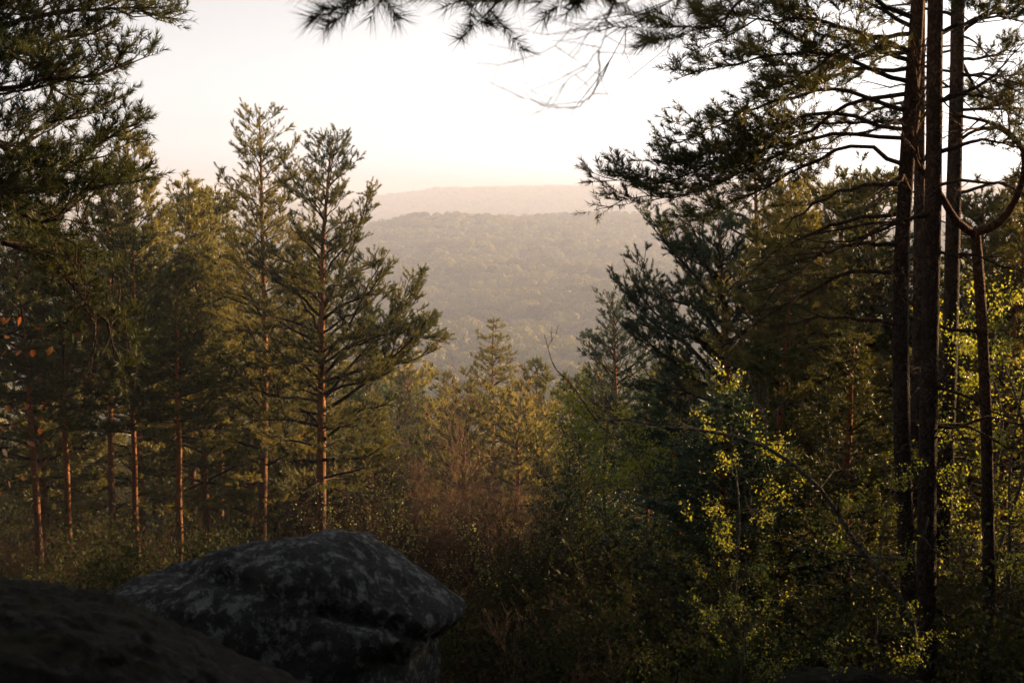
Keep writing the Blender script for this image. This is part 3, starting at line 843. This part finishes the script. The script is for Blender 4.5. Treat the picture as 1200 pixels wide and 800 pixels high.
# bare shrubs of the clearing
red = bare_shrub(71, 7, 7.0, .35, M['red_twig'], 'reddish bare tree catching the sun below the sweeping limb', 'bare_birch', 'tree', depth=4, r=.04, nchild=(3, 4), shrink=.58, rmin=.0065, up=.05, wig=.22, spread=.65)
put(red, 470, 38, 0, .95)
for px, d, s, lab in [(520, 41, .95, 'reddish bare tree between the first one and the conical pine'), (430, 36, .85, 'reddish bare tree beside the broad pine trunk'),
                      (558, 45, .9, 'reddish bare tree right against the conical pine')]:
    put_copy(red, px, d, lab, s=s)
bud = bare_shrub(72, 5, 3.6, .45, M['twig'], 'shrub with pale green buds right behind the top of the boulder', 'budding_shrub', 'shrub', M['bud'], .045, 1, depth=3, r=.022)
put(bud, 528, 14, .5, .74)
put_copy(bud, 600, 24, 'budding shrub right of the one behind the boulder', s=1.0)
put_copy(bud, 470, 23, 'dimmer budding shrub left behind the boulder top', s=.9)
sh = [bare_shrub(73, 6, 3.2, .5, M['twig'], 'x', depth=3, r=.018, wig=.26, up=.04, spread=.7), bare_shrub(74, 5, 3.8, .35, M['twig'], 'x', depth=3, r=.02, wig=.26, up=.04, spread=.7), bare_shrub(75, 6, 2.4, .7, M['pale_twig'], 'x', depth=3, r=.013)]
us = [False] * 3
gS = 'bare twiggy shrubs under the trees'
for i in range(135):
    k = int(rng.integers(0, 3)); d = rng.uniform(9, 42) ; px = rng.uniform(0, 1200)
    if i < 30: px = rng.uniform(380, 760); d = rng.uniform(11, 34)
    if i > 109: px = rng.uniform(-20, 340); d = rng.uniform(17, 30)
    ceil_y = np.interp(px, [0, 330, 430, 600, 700, 850, 1200], [600, 590, 570, 570, 600, 640, 560]) + rng.uniform(-15, 70)
    sc_ = min((float(at(px, ceil_y, d)[2]) - float(ground_z((px - 600) / FPX * d, d))) / 3.4, 1.25)
    if sc_ < .45 or (px < 580 and d < 9.5): continue
    lab = 'one of the bare twiggy shrubs crowding the dark undergrowth'
    if not us[k]: us[k] = True; o = sh[k]; tag(o, lab, 'shrub', gS); put(o, px, d, rng.uniform(0, 6), sc_)
    else: put_copy(sh[k], px, d, lab, gS, sc_)

M['bramble'] = foliage_mat('bramble_leaf', (0.018, 0.028, 0.012), (0.050, 0.058, 0.020), (1.5, 1.5, 0.8), 0.3, rand=0.3, rough=.7, spec=.08)
brs = [bare_shrub(76, 7, 1.5, .7, M['twig'], 'x', 'bramble_bush', 'bush', M['bramble'], .06, 2, depth=2, r=.012, nchild=(5, 7)), bare_shrub(77, 6, 2.1, .5, M['twig'], 'x', 'bramble_bush', 'bush', M['bramble'], .06, 2, depth=2, r=.014, nchild=(5, 7))]
ub = [False] * 2; gR = 'low dark bramble bushes on the forest floor'; nbr = 0
while nbr < 128:
    d = rng.uniform(9, 27); px = rng.uniform(-40, 1240); k = int(rng.integers(0, 2))
    if nbr > 80: d = rng.uniform(24, 34); px = rng.uniform(-30, 400)
    if nbr > 105: d = rng.uniform(15, 22); px = rng.uniform(-40, 230)
    if nbr <= 80 and (px < 560 or (px < 620 and d < 10.5)): continue
    nbr += 1
    lab = 'one of the low dark bramble bushes covering the forest floor'
    z_ = float(ground_z((px - 600) / FPX * d, d)); cy = rng.uniform(640, 790) if px > 400 else rng.uniform(560, 640) + 60 * (nbr > 106)
    s_ = float(np.clip((at(px, cy, d)[2] - z_) / (1.5, 2.1)[k], .6, 1.5))
    if not ub[k]: ub[k] = True; tag(brs[k], lab, 'bush', gR); put(brs[k], px, d, 0, s_)
    else: put_copy(brs[k], px, d, lab, gR, s_)

# beech twigs with copper leaves at the left edge
bB = base_at(-60, 6.0)
g = np.random.default_rng(80); out = dict(seg=[], tips=[]); lp = []
tb = Buf(); P, L = polyline([(0, 0, 0), (0, 0, .8), (.05, 0, 1.8), (.0, 0, 2.9)], 12); tube(tb, P, np.linspace(.022, .008, 12), 8)
for (x0, y0), (x1, y1) in [((-60, 560), (30, 520)), ((-60, 500), (48, 470)), ((-60, 450), (55, 405)), ((-60, 420), (85, 385)), ((-60, 520), (60, 500)), ((-60, 600), (40, 560)), ((-60, 390), (40, 375))]:
    dd = 6 + g.uniform(-.3, .3)
    pts = [at(x0, y0, 6) - bB, at((x0 + x1) / 2, (y0 + y1) / 2 - 12, (6 + dd) / 2) - bB, at(x1, y1, dd) - bB]
    Q, _ = polyline(pts, 9); Q[1:] += g.normal(size=(8, 3)) * .01
    tube(tb, Q, np.linspace(.006, .002, 9), 5)
    for i in range(3, 9):
        if g.random() < .8: lp.append(Q[i])
rootB = link('beech_sapling', None, loc=bB); tag(rootB, 'thin beech sapling holding big copper dead leaves at the left edge', 'sapling')
link('stem', tb.mesh('stem', M['twig']), rootB)
lb = Buf()
xs = np.linspace(0, 1, 7); wv = np.array([.02, .24, .33, .34, .27, .15, .0]) 
V = [];
for x_, w_ in zip(xs, wv): V += [(x_, -w_, .08 * w_ + .1 * x_ * x_), (x_, 0, .1 * x_ * x_ - .04), (x_, w_, .08 * w_ + .1 * x_ * x_)]
Q_ = []
for i in range(6): Q_ += [[i * 3, i * 3 + 1, i * 3 + 4, i * 3 + 3], [i * 3 + 1, i * 3 + 2, i * 3 + 5, i * 3 + 4]]
lb.add(np.array(V) * .048, None, Q_); lm = lb.mesh('leaf', M['copper'])
for p in lp:
    o = link('leaf', lm, rootB, loc=p); o.rotation_euler = (g.uniform(-.8, .8), g.uniform(.3, 1.7), g.uniform(0, 6.28)); s_ = g.uniform(.7, 1.15); o.scale = (s_,) * 3

# ------------------------------------------------------------------ overhanging branches, top of the picture
bO = np.array([3.4, .4, float(ground_z(3.4, .4)) - .1])
def oloc(l): return [at(x, y, d) - bO for x, y, d in l]
zt = 3.4
cust = []
hub = np.array([3.4, .4, 1.9]) - bO
OV = [[(800, -120, 4.2), (680, -60, 4.4), (560, -48, 4.5), (490, -42, 4.6), (445, -28, 4.6)], [(800, -150, 4.3), (700, -70, 4.8), (650, -34, 4.9), (590, -18, 5.0), (555, -4, 5.0)],
      [(800, -110, 4.0), (740, -60, 4.2), (705, -34, 4.3), (665, -20, 4.3)], [(640, -70, 4.4), (500, -60, 4.6), (465, -34, 4.6), (450, -16, 4.6)], [(560, -38, 4.5), (490, -36, 4.4), (460, -28, 4.3), (430, -16, 4.2)]]
for i, l in enumerate(OV):
    pts = oloc(l)
    if i < 3: pts = [hub, hub * .5 + pts[0] * .5 + UP * .15] + pts
    cust.append(dict(pts=pts, r=.022 if i < 3 else .014, start=.45 if i < 3 else .25, width=.22, dens=1.7, n=16, wander=.012, maxlen=.32, lift=-.1))
dO = dict(DET['near']); dO.update(nn=80, nl=.095, nw=.0034, ss=.05, sec=.09, sub=1); DET['over'] = dO
cust += [dict(pts=[hub, hub * .4 + oloc([(900, -160, 4.6)])[0] * .6] + oloc([(860, -60, 5), (800, -10, 5.2), (768, 8, 5.2), (742, 25, 5.2), (722, 60, 5.2), (698, 85, 5.2), (692, 112, 5.2)]), r=.010, bare=True, n=22, wander=.025, start=.9),
         dict(pts=oloc([(800, -30, 4.0), (720, 8, 3.6), (712, 30, 3.4), (700, 60, 3.3), (680, 85, 3.2), (652, 106, 3.2), (620, 114, 3.2)]), r=.0035, bare=True, n=20, wander=.02, start=.3, maxlen=.16, dens=1.8),
         dict(pts=oloc([(720, 4, 3.6), (702, 32, 3.4), (670, 34, 3.2), (648, 55, 3.2), (610, 70, 3.2), (585, 66, 3.2)]), r=.003, bare=True, n=20, wander=.02, start=.2, maxlen=.16, dens=1.8),
         dict(pts=oloc([(702, 60, 3.3), (700, 100, 3.25), (680, 122, 3.2), (655, 128, 3.2), (600, 112, 3.2)]), r=.0025, bare=True, n=16, wander=.02, start=.2, maxlen=.12, dens=1.8),
         dict(pts=[hub] + oloc([(980, -80, 4), (900, -30, 5), (850, 12, 5.6), (800, 40, 5.8), (765, 68, 6), (740, 90, 6)]), r=.008, bare=True, n=22, start=.5, maxlen=.4, width=.4),
         dict(pts=oloc([(870, 0, 5.4), (840, 30, 5.7), (800, 35, 5.8), (770, 45, 5.9)]), r=.008, start=.2, n=12, dens=.8, maxlen=.2)]
t, tr = pine(91, 6.8, .16, .80, 1.4, 'over', own=True, path=[(0, 0, 0), (.05, 0, 2), (0, 0, 4), (.1, 0, 6.8)], custom=cust, dead=False, wh=.6, dens=.6)
make_tree('pine_tree', t, tr, 'near pine whose dark needle tufts and bare twigs hang into the top of the picture', loc=bO, limbmat=M['red_twig'])

# ------------------------------------------------------------------ boulders
def boulder(name, outline, d, depth, mat, label, crack=None, seed=0, nt=220, nv=90, amp=.027):
    """a rounded block: its front outline at distance d, bulging over depth metres"""
    P = np.array([at(x, y, d) for x, y in outline])
    c = np.array([(P[:, 0].min() + P[:, 0].max()) / 2, d, (P[:, 2].min() * .55 + P[:, 2].max() * .45)])
    rel = P - c
    ang = np.arctan2(rel[:, 2], rel[:, 0]); r = np.hypot(rel[:, 0], rel[:, 2])
    o = np.argsort(ang); ang, r = ang[o], r[o]
    ang = np.concatenate([ang - 2 * math.pi, ang, ang + 2 * math.pi]); r = np.concatenate([r, r, r])
    th = np.linspace(-math.pi, math.pi, nt, endpoint=False); rr = np.interp(th, ang, r)
    k = np.array([.3, 1, 1.6, 1, .3]); k /= k.sum(); rr = np.convolve(np.concatenate([rr[-2:], rr, rr[:2]]), k, 'valid')
    ph = np.linspace(-math.pi / 2, math.pi / 2, nv + 2)[1:-1]
    sc = np.cos(ph) ** .55; yy = np.sign(np.sin(ph)) * np.abs(np.sin(ph)) ** .9 * depth
    V = np.zeros((nv, nt, 3))
    V[..., 0] = c[0] + rr[None] * np.cos(th)[None] * sc[:, None]
    V[..., 2] = c[2] + rr[None] * np.sin(th)[None] * sc[:, None]
    V[..., 1] = c[1] + yy[:, None]
    # from the silhouette plane outwards the far half leans back a little
    F = V.reshape(-1, 3)
    out = F.copy(); ctr = c
    for i in range(len(F)):
        v = Vector(F[i]); n = (v - Vector(ctr)).normalized()
        q = v * 1.3 + Vector((seed, 0, 0))
        f = mnoise.fractal(q, .9, 2.1, 6) * amp * 1.4 + mnoise.fractal(v * 7 + Vector((seed, 4, 0)), .55, 2.2, 5) * amp * .75
        # flat weathered benches
        f += amp * .7 * (abs(mnoise.noise(Vector((v.x * .9 + seed, v.y * .9, v.z * 3.1)))) - .3)
        out[i] = np.array(v + n * f)
    if crack:
        for (cx, depth_c, wd) in crack:
            L_ = np.array([at(x, y, d) for x, y in cx])
            for s0, s1 in zip(L_[:-1], L_[1:]):
                a = s1[[0, 2]] - s0[[0, 2]]; q = out[:, [0, 2]] - s0[[0, 2]]
                tt = np.clip((q @ a) / (a @ a), 0, 1); dist = np.linalg.norm(q - tt[:, None] * a, axis=1)
                m = (out[:, 1] < d + depth * .2)
                amt = np.where(m, np.exp(-(dist / wd) ** 2), 0) * depth_c
                dirv = unit(c - out)
                out += dirv * amt[:, None] * .5 + np.array([0, 1, 0]) * amt[:, None] * .6
    out[:, 2] += (out[:, 1] - d) * (P[:, 2].max() / d) * 1.05
    i = np.arange(nv - 1)[:, None] * nt; j = np.arange(nt)[None]; j2 = (j + 1) % nt
    Q = np.stack([i + j, i + j2, i + nt + j2, i + nt + j], -1).reshape(-1, 4)
    b = Buf(); n0 = nv * nt
    V2 = np.concatenate([out, [out[:nt].mean(0) - [0, .01, 0]], [out[-nt:].mean(0) + [0, .01, 0]]])
    T = [[n0, (k_ + 1) % nt, k_] for k_ in range(nt)] + [[n0 + 1, n0 - nt + k_, n0 - nt + (k_ + 1) % nt] for k_ in range(nt)]
    b.add(V2, T, Q)
    base = np.array([c[0], d, out[:, 2].min()])
    o = link(name, b.mesh(name, mat, offset=base), loc=base)
    tag(o, label, 'boulder'); return o

boulder('boulder', [(70, 722), (105, 706), (150, 690), (240, 658), (300, 637), (340, 631), (372, 620), (392, 616), (425, 623), (455, 645), (490, 672), (522, 692), (543, 712), (538, 734), (506, 748), (510, 790), (500, 830), (460, 900), (350, 980), (150, 980), (20, 900), (30, 780)],
        6.0, .95, M['rock'], 'big grey lichen spotted boulder with a beak like overhanging edge',
        crack=[([(408, 703), (440, 712), (480, 722), (520, 742), (560, 752)], .09, .028), ([(455, 752), (475, 756)], .08, .03), ([(200, 668), (300, 672), (360, 690)], .05, .04)], seed=3)
boulder('boulder', [(-420, 760), (-300, 700), (-150, 680), (0, 684), (60, 692), (130, 711), (200, 741), (260, 771), (310, 796), (370, 840), (390, 960), (200, 1150), (-200, 1150), (-420, 1000)],
        3.7, .9, M['moss_rock'], 'dark mossy boulder nearest to the camera in the bottom left corner', seed=11, amp=.035)
boulder('boulder', [(840, 860), (860, 812), (905, 790), (960, 783), (1010, 788), (1060, 797), (1110, 815), (1140, 870), (1100, 960), (900, 960)],
        9.3, .7, M['moss_rock'], 'low mossy boulder at the foot of the right hand pines', seed=21, nt=140, nv=60)

# ------------------------------------------------------------------ undergrowth on the ground
def undergrowth():
    g = np.random.default_rng(90); b = Buf()
    n = 26000
    d = 4.5 + 36 * g.random(n) ** 1.3; x = g.uniform(-1, 1, n) * (d * .46 + 2)
    keep = ~((d < 8.0) & (x < .6)); d, x = d[keep], x[keep]; n = len(d)
    z = ground_z(x, d)
    p = np.stack([x, d, z - .05], 1)
    h = g.uniform(.12, .5, n) * (1 + .5 * np.sin(x * 1.3) * np.cos(d * .9))
    tip = p + np.stack([g.normal(size=n) * .16, g.normal(size=n) * .16, h], 1)
    w = unit(np.stack([g.normal(size=n), g.normal(size=n), np.zeros(n)], 1)) * .008
    V = np.stack([p - w, p + w, tip], 1).reshape(-1, 3); b.add(V, np.arange(n * 3).reshape(-1, 3))
    return tag(link('undergrowth', b.mesh('undergrowth', M['brown_needle'], smooth=False)), 'dry brown grass and bracken stalks over the shaded forest floor', 'undergrowth', kind='stuff')
undergrowth()

# ------------------------------------------------------------------ valley: single trees, then the far wood
vp = []
for k, (sd_, H, Rc, sh_, cb_) in enumerate([(51, 10, 2.7, .55, .4), (52, 11, 2.5, .8, .3), (53, 9.5, 3.0, .4, .45)]):
    t, tr = pine(sd_, H, .17, cb_, Rc, 'far', shape=sh_, wh=.8, per=5, e_low=6, e_top=45, sides=6, dead=False)
    vp.append((make_tree('valley_pine', t, tr, 'one of the hazy pines standing close together on the valley floor', loc=(0, 0, 0), needle=M['needle_mid'], group='hazy pines on the valley floor'), H))
uv = [False] * 3
pts = []
gv = np.random.default_rng(17)
tries = 0
while len(pts) < 285 and tries < 40000:
    tries += 1
    d = 72 + 200 * gv.random() ** 1.2; px = gv.uniform(400, 800)
    x = (px - 600) / FPX * d
    if len(pts) and min((x - a) ** 2 + (d - b) ** 2 for a, b, _ in pts) < 13: continue
    pts.append((x, d, px))
for x, d, px in pts:
    k = int(gv.integers(0, 3)); src, H0 = vp[k]
    s = gv.uniform(.75, 1.15)
    gz = float(ground_z(x, d))
    lim = np.interp(px, [400, 560, 700, 800], [420, 440, 440, 400])
    mx = (-(lim - 222) / FPX * d - gz) / H0
    s = min(s, max(mx, .45))
    loc = (x, d, gz - .2); rz = gv.uniform(0, 6.28)
    if not uv[k]: uv[k] = True; src.location = loc; src.rotation_euler = (0, 0, rz); src.scale = (s, s, s)
    else: copy_tree(src, loc, rz, s, None, 'hazy pines on the valley floor')

for k, px, ty, d, lab in [(0, 470, 425, 64, 'golden hazy pine left of the conical pine, behind the reddish bare trees'), (2, 520, 452, 72, 'low golden pine crown just left of the conical pine top'),
                          (1, 632, 425, 68, 'golden pine whose crown touches the right side of the conical pine'), (2, 668, 455, 60, 'rounded golden pine below the dead twig at the right lip of the gap'),
                          (0, 428, 415, 74, 'hazy pine under the tip of the long sweeping limb'), (2, 604, 470, 50, 'low golden pine at the foot of the conical pine'),
                          (1, 700, 430, 66, 'hazy pine half hidden by the dark pine at the right lip of the gap'), (2, 545, 480, 50, 'low pine crown in front of the conical pine'), (1, 500, 470, 54, 'pale pine standing over the reddish bare trees')]:
    src, H0 = vp[k]; gz = float(ground_z((px - 600) / FPX * d, d)) - .2
    s_ = (at(px, ty, d)[2] - gz) / H0
    o = copy_tree(src, ((px - 600) / FPX * d, d, gz), px * .7, min(s_, 1.25), lab, None, sz=s_)

def lobed(seed, n, Rr, Hh, size, lobes=7):
    g = np.random.default_rng(seed); b = Buf()
    c = np.stack([g.normal(size=lobes) * Rr * .42, g.normal(size=lobes) * Rr * .42, Hh * g.uniform(.5, .82, lobes)], 1)
    i = g.integers(0, lobes, n)
    v = unit(g.normal(size=(n, 3))) * (Rr * g.uniform(.45, .62, n))[:, None] * [1, 1, .75]
    p = c[i] + v
    nrm = unit(v + g.normal(size=(n, 3)) * Rr * .09)
    u = unit(np.cross(nrm, g.normal(size=(n, 3)))); w = np.cross(nrm, u)
    s = size * g.uniform(.6, 1.3, (n, 1))
    V = np.stack([p + u * s, p - u * s * .6 + w * s * .8, p - u * s * .6 - w * s * .8], 1)
    b.add(V.reshape(-1, 3), np.arange(n * 3).reshape(-1, 3))
    b.normals = np.repeat(unit(v + g.normal(size=(n, 3)) * Rr * .08 + UP * .2), 3, 0)   # leaf sprays shade as the rounded clump they form
    tube(b, np.array([(0, 0, 0), (.1, 0, Hh * .4), (0, .1, Hh * .7)]), [.22, .16, .08], 4)
    return b

def instanced(name, pts, scales, rots, srcs, label, cat):
    """one object whose points carry copies of the given meshes (geometry nodes)"""
    for gi in range(len(srcs)):
        pass
    me = bpy.data.meshes.new(name); me.vertices.add(len(pts)); me.vertices.foreach_set('co', np.asarray(pts, np.float32).ravel())
    a = me.attributes.new('size', 'FLOAT', 'POINT'); a.data.foreach_set('value', np.asarray(scales, np.float32))
    a = me.attributes.new('turn', 'FLOAT', 'POINT'); a.data.foreach_set('value', np.asarray(rots, np.float32))
    a = me.attributes.new('which', 'INT', 'POINT'); a.data.foreach_set('value', (np.arange(len(pts)) * 7 % len(srcs)).astype(np.int32))
    ob = link(name, me)
    ng = bpy.data.node_groups.new(name, 'GeometryNodeTree')
    ng.interface.new_socket('Geometry', in_out='INPUT', socket_type='NodeSocketGeometry')
    ng.interface.new_socket('Geometry', in_out='OUTPUT', socket_type='NodeSocketGeometry')
    N = ng.nodes; Lk = ng.links
    gi = N.new('NodeGroupInput'); go = N.new('NodeGroupOutput')
    gj = N.new('GeometryNodeJoinGeometry')
    for k, s in enumerate(srcs):
        oi = N.new('GeometryNodeObjectInfo'); oi.inputs['Object'].default_value = s; oi.inputs['As Instance'].default_value = True
        Lk.new(oi.outputs['Geometry'], gj.inputs[0])
    ip = N.new('GeometryNodeInstanceOnPoints'); ip.inputs['Pick Instance'].default_value = True
    def attr(nm, ty):
        x = N.new('GeometryNodeInputNamedAttribute'); x.data_type = ty; x.inputs['Name'].default_value = nm; return x.outputs['Attribute']
    cx = N.new('ShaderNodeCombineXYZ'); Lk.new(attr('turn', 'FLOAT'), cx.inputs[2])
    Lk.new(gi.outputs[0], ip.inputs['Points']); Lk.new(gj.outputs[0], ip.inputs['Instance'])
    Lk.new(attr('which', 'INT'), ip.inputs['Instance Index'])
    Lk.new(cx.outputs[0], ip.inputs['Rotation']); Lk.new(attr('size', 'FLOAT'), ip.inputs['Scale'])
    Lk.new(ip.outputs[0], go.inputs[0])
    md = ob.modifiers.new('scatter', 'NODES'); md.node_group = ng
    return tag(ob, label, cat, kind='stuff')

M['far_brown'] = foliage_mat('far_bare_crown', (0.075, 0.052, 0.035), (0.15, 0.10, 0.065), (1, 1, 1), 0.1, patch=.02)
M['far_lime'] = foliage_mat('far_lime_crown', (0.09, 0.095, 0.030), (0.20, 0.17, 0.05), (1.2, 1.2, 1), 0.05, patch=.02, rough=1.0, spec=0.0)
fs = []
for k in range(9):
    mat = M['far_brown'] if k == 6 else M['far_lime'] if k == 8 else M['far']
    b = lobed(100 + k, 1500, rng.uniform(3.8, 5.6), rng.uniform(8, 12), .45, lobes=int(rng.integers(5, 9)))
    me = b.mesh('far_crown', mat)
    me.normals_split_custom_set_from_vertices(np.concatenate([b.normals, np.tile([1.0, 0, 0], (b.n - len(b.normals), 1))]).tolist())
    fs.append(bpy.data.objects.new('far_crown', me))

def scatter(d0, d1, half, area, seed, zlift=0):
    g = np.random.default_rng(seed)
    n = int(half * (d1 ** 2 - d0 ** 2) / area)
    r = np.sqrt(g.uniform(d0 ** 2, d1 ** 2, n)); a = g.uniform(-half, half, n)
    x, y = r * np.sin(a), r * np.cos(a)
    cl = np.sin(x / 31) * np.sin(y / 47) + np.sin(x / 67 + 1) * np.sin(y / 23)
    return np.stack([x, y, ground_z(x, y) - .8 + zlift], 1), (.6 + .75 * g.random(n) ** 1.4) * (1 + .14 * cl), g.uniform(0, 6.28, n)
p1, s1, r1 = scatter(262, 1300, .46, 36, 1)
p2, s2, r2 = scatter(1300, 2950, .42, 80, 2)
# side slopes outside the gap, behind the closed wood
p3, s3, r3 = scatter(100, 262, .46, 22, 3)
pxx = p3[:, 0] / p3[:, 1] * FPX + 600
k3 = (pxx < 395) | (pxx > 805); p3, s3, r3 = p3[k3], s3[k3] * .85, r3[k3]
instanced('far_woods', np.concatenate([p1, p2, p3]), np.concatenate([s1, s2, s3]), np.concatenate([r1, r2, r3]), fs,
          'hazy closed forest covering the valley, the middle hill and the far ridge', 'forest')

# the wood goes on behind the camera and to the sides, outside the picture
gb = np.random.default_rng(33); bp_ = []
while len(bp_) < 130:
    x = gb.uniform(-32, 46); y = gb.uniform(-28, 34)
    if math.hypot(x, y) < 4.4: continue
    if x > 0 and (y - .51 * x > 13 or (y - .51 * x > 6 and gb.random() < .45)): continue
    if y > 0 and abs(x) < y * .42 + 3.3: continue
    if bp_ and min((x - a) ** 2 + (y - b) ** 2 for a, b in bp_) < 5: continue
    bp_.append((x, y))
bp_ += [(6.9, 5.8), (8.8, 8.6), (7.0, 3.6), (11, 9.4), (9.4, 6.0), (5.6, 1.4), (12.5, 12.0)]  # unseen pines added to keep the sun off the nearest boulder
bp_ = np.array(bp_); bz = ground_z(bp_[:, 0], bp_[:, 1]) - .2
wsrc = []
for k, (root_, H_) in enumerate(protos[:3]):
    pass
bb = []
for k in range(3):
    t, tr = pine(141 + k, 10.5 + k, .15, .2, 2.7, 'far', shape=.6, wh=.62, per=6, sides=6, dead=False, e_low=-2, dens=1.3)
    cbf = crown_buf(t); 
    for q in tr.q: cbf.q.append(q + cbf.n)
    for q in tr.t: cbf.t.append(q + cbf.n)
    for v in tr.v: cbf.v.append(v); cbf.n += len(v)
    bb.append(bpy.data.objects.new('wood_pine', cbf.mesh('wood_pine', M['needle'], smooth=False)))
instanced('surrounding_woods', np.stack([bp_[:, 0], bp_[:, 1], bz], 1), gb.uniform(.7, 1.05, len(bp_)), gb.uniform(0, 6.28, len(bp_)), bb,
          'dense pine wood continuing behind and beside the ledge', 'forest')

# ------------------------------------------------------------------ haze
zmin = -98.0; ztop = 16.0
hb = Buf(); X = 3550
V = [(sx * X, sy * X, z) for z in (zmin, ztop) for sy in (-1, 1) for sx in (-1, 1)]
hb.add(V, None, [[0, 2, 3, 1], [4, 5, 7, 6], [0, 1, 5, 4], [2, 6, 7, 3], [0, 4, 6, 2], [1, 3, 7, 5]])
hm, nt, out = mat_new('haze_air')
pv = nt.nodes.new('ShaderNodeVolumePrincipled'); pv.inputs['Color'].default_value = (0.54, 0.61, 0.78, 1)
pv.inputs['Density'].default_value = HAZE; pv.inputs['Anisotropy'].default_value = 0.1
nt.links.new(pv.outputs[0], out.inputs['Volume'])
tag(link('haze', hb.mesh('haze', hm, smooth=False)), 'pale warm haze lying over the valley', 'haze', kind='stuff')
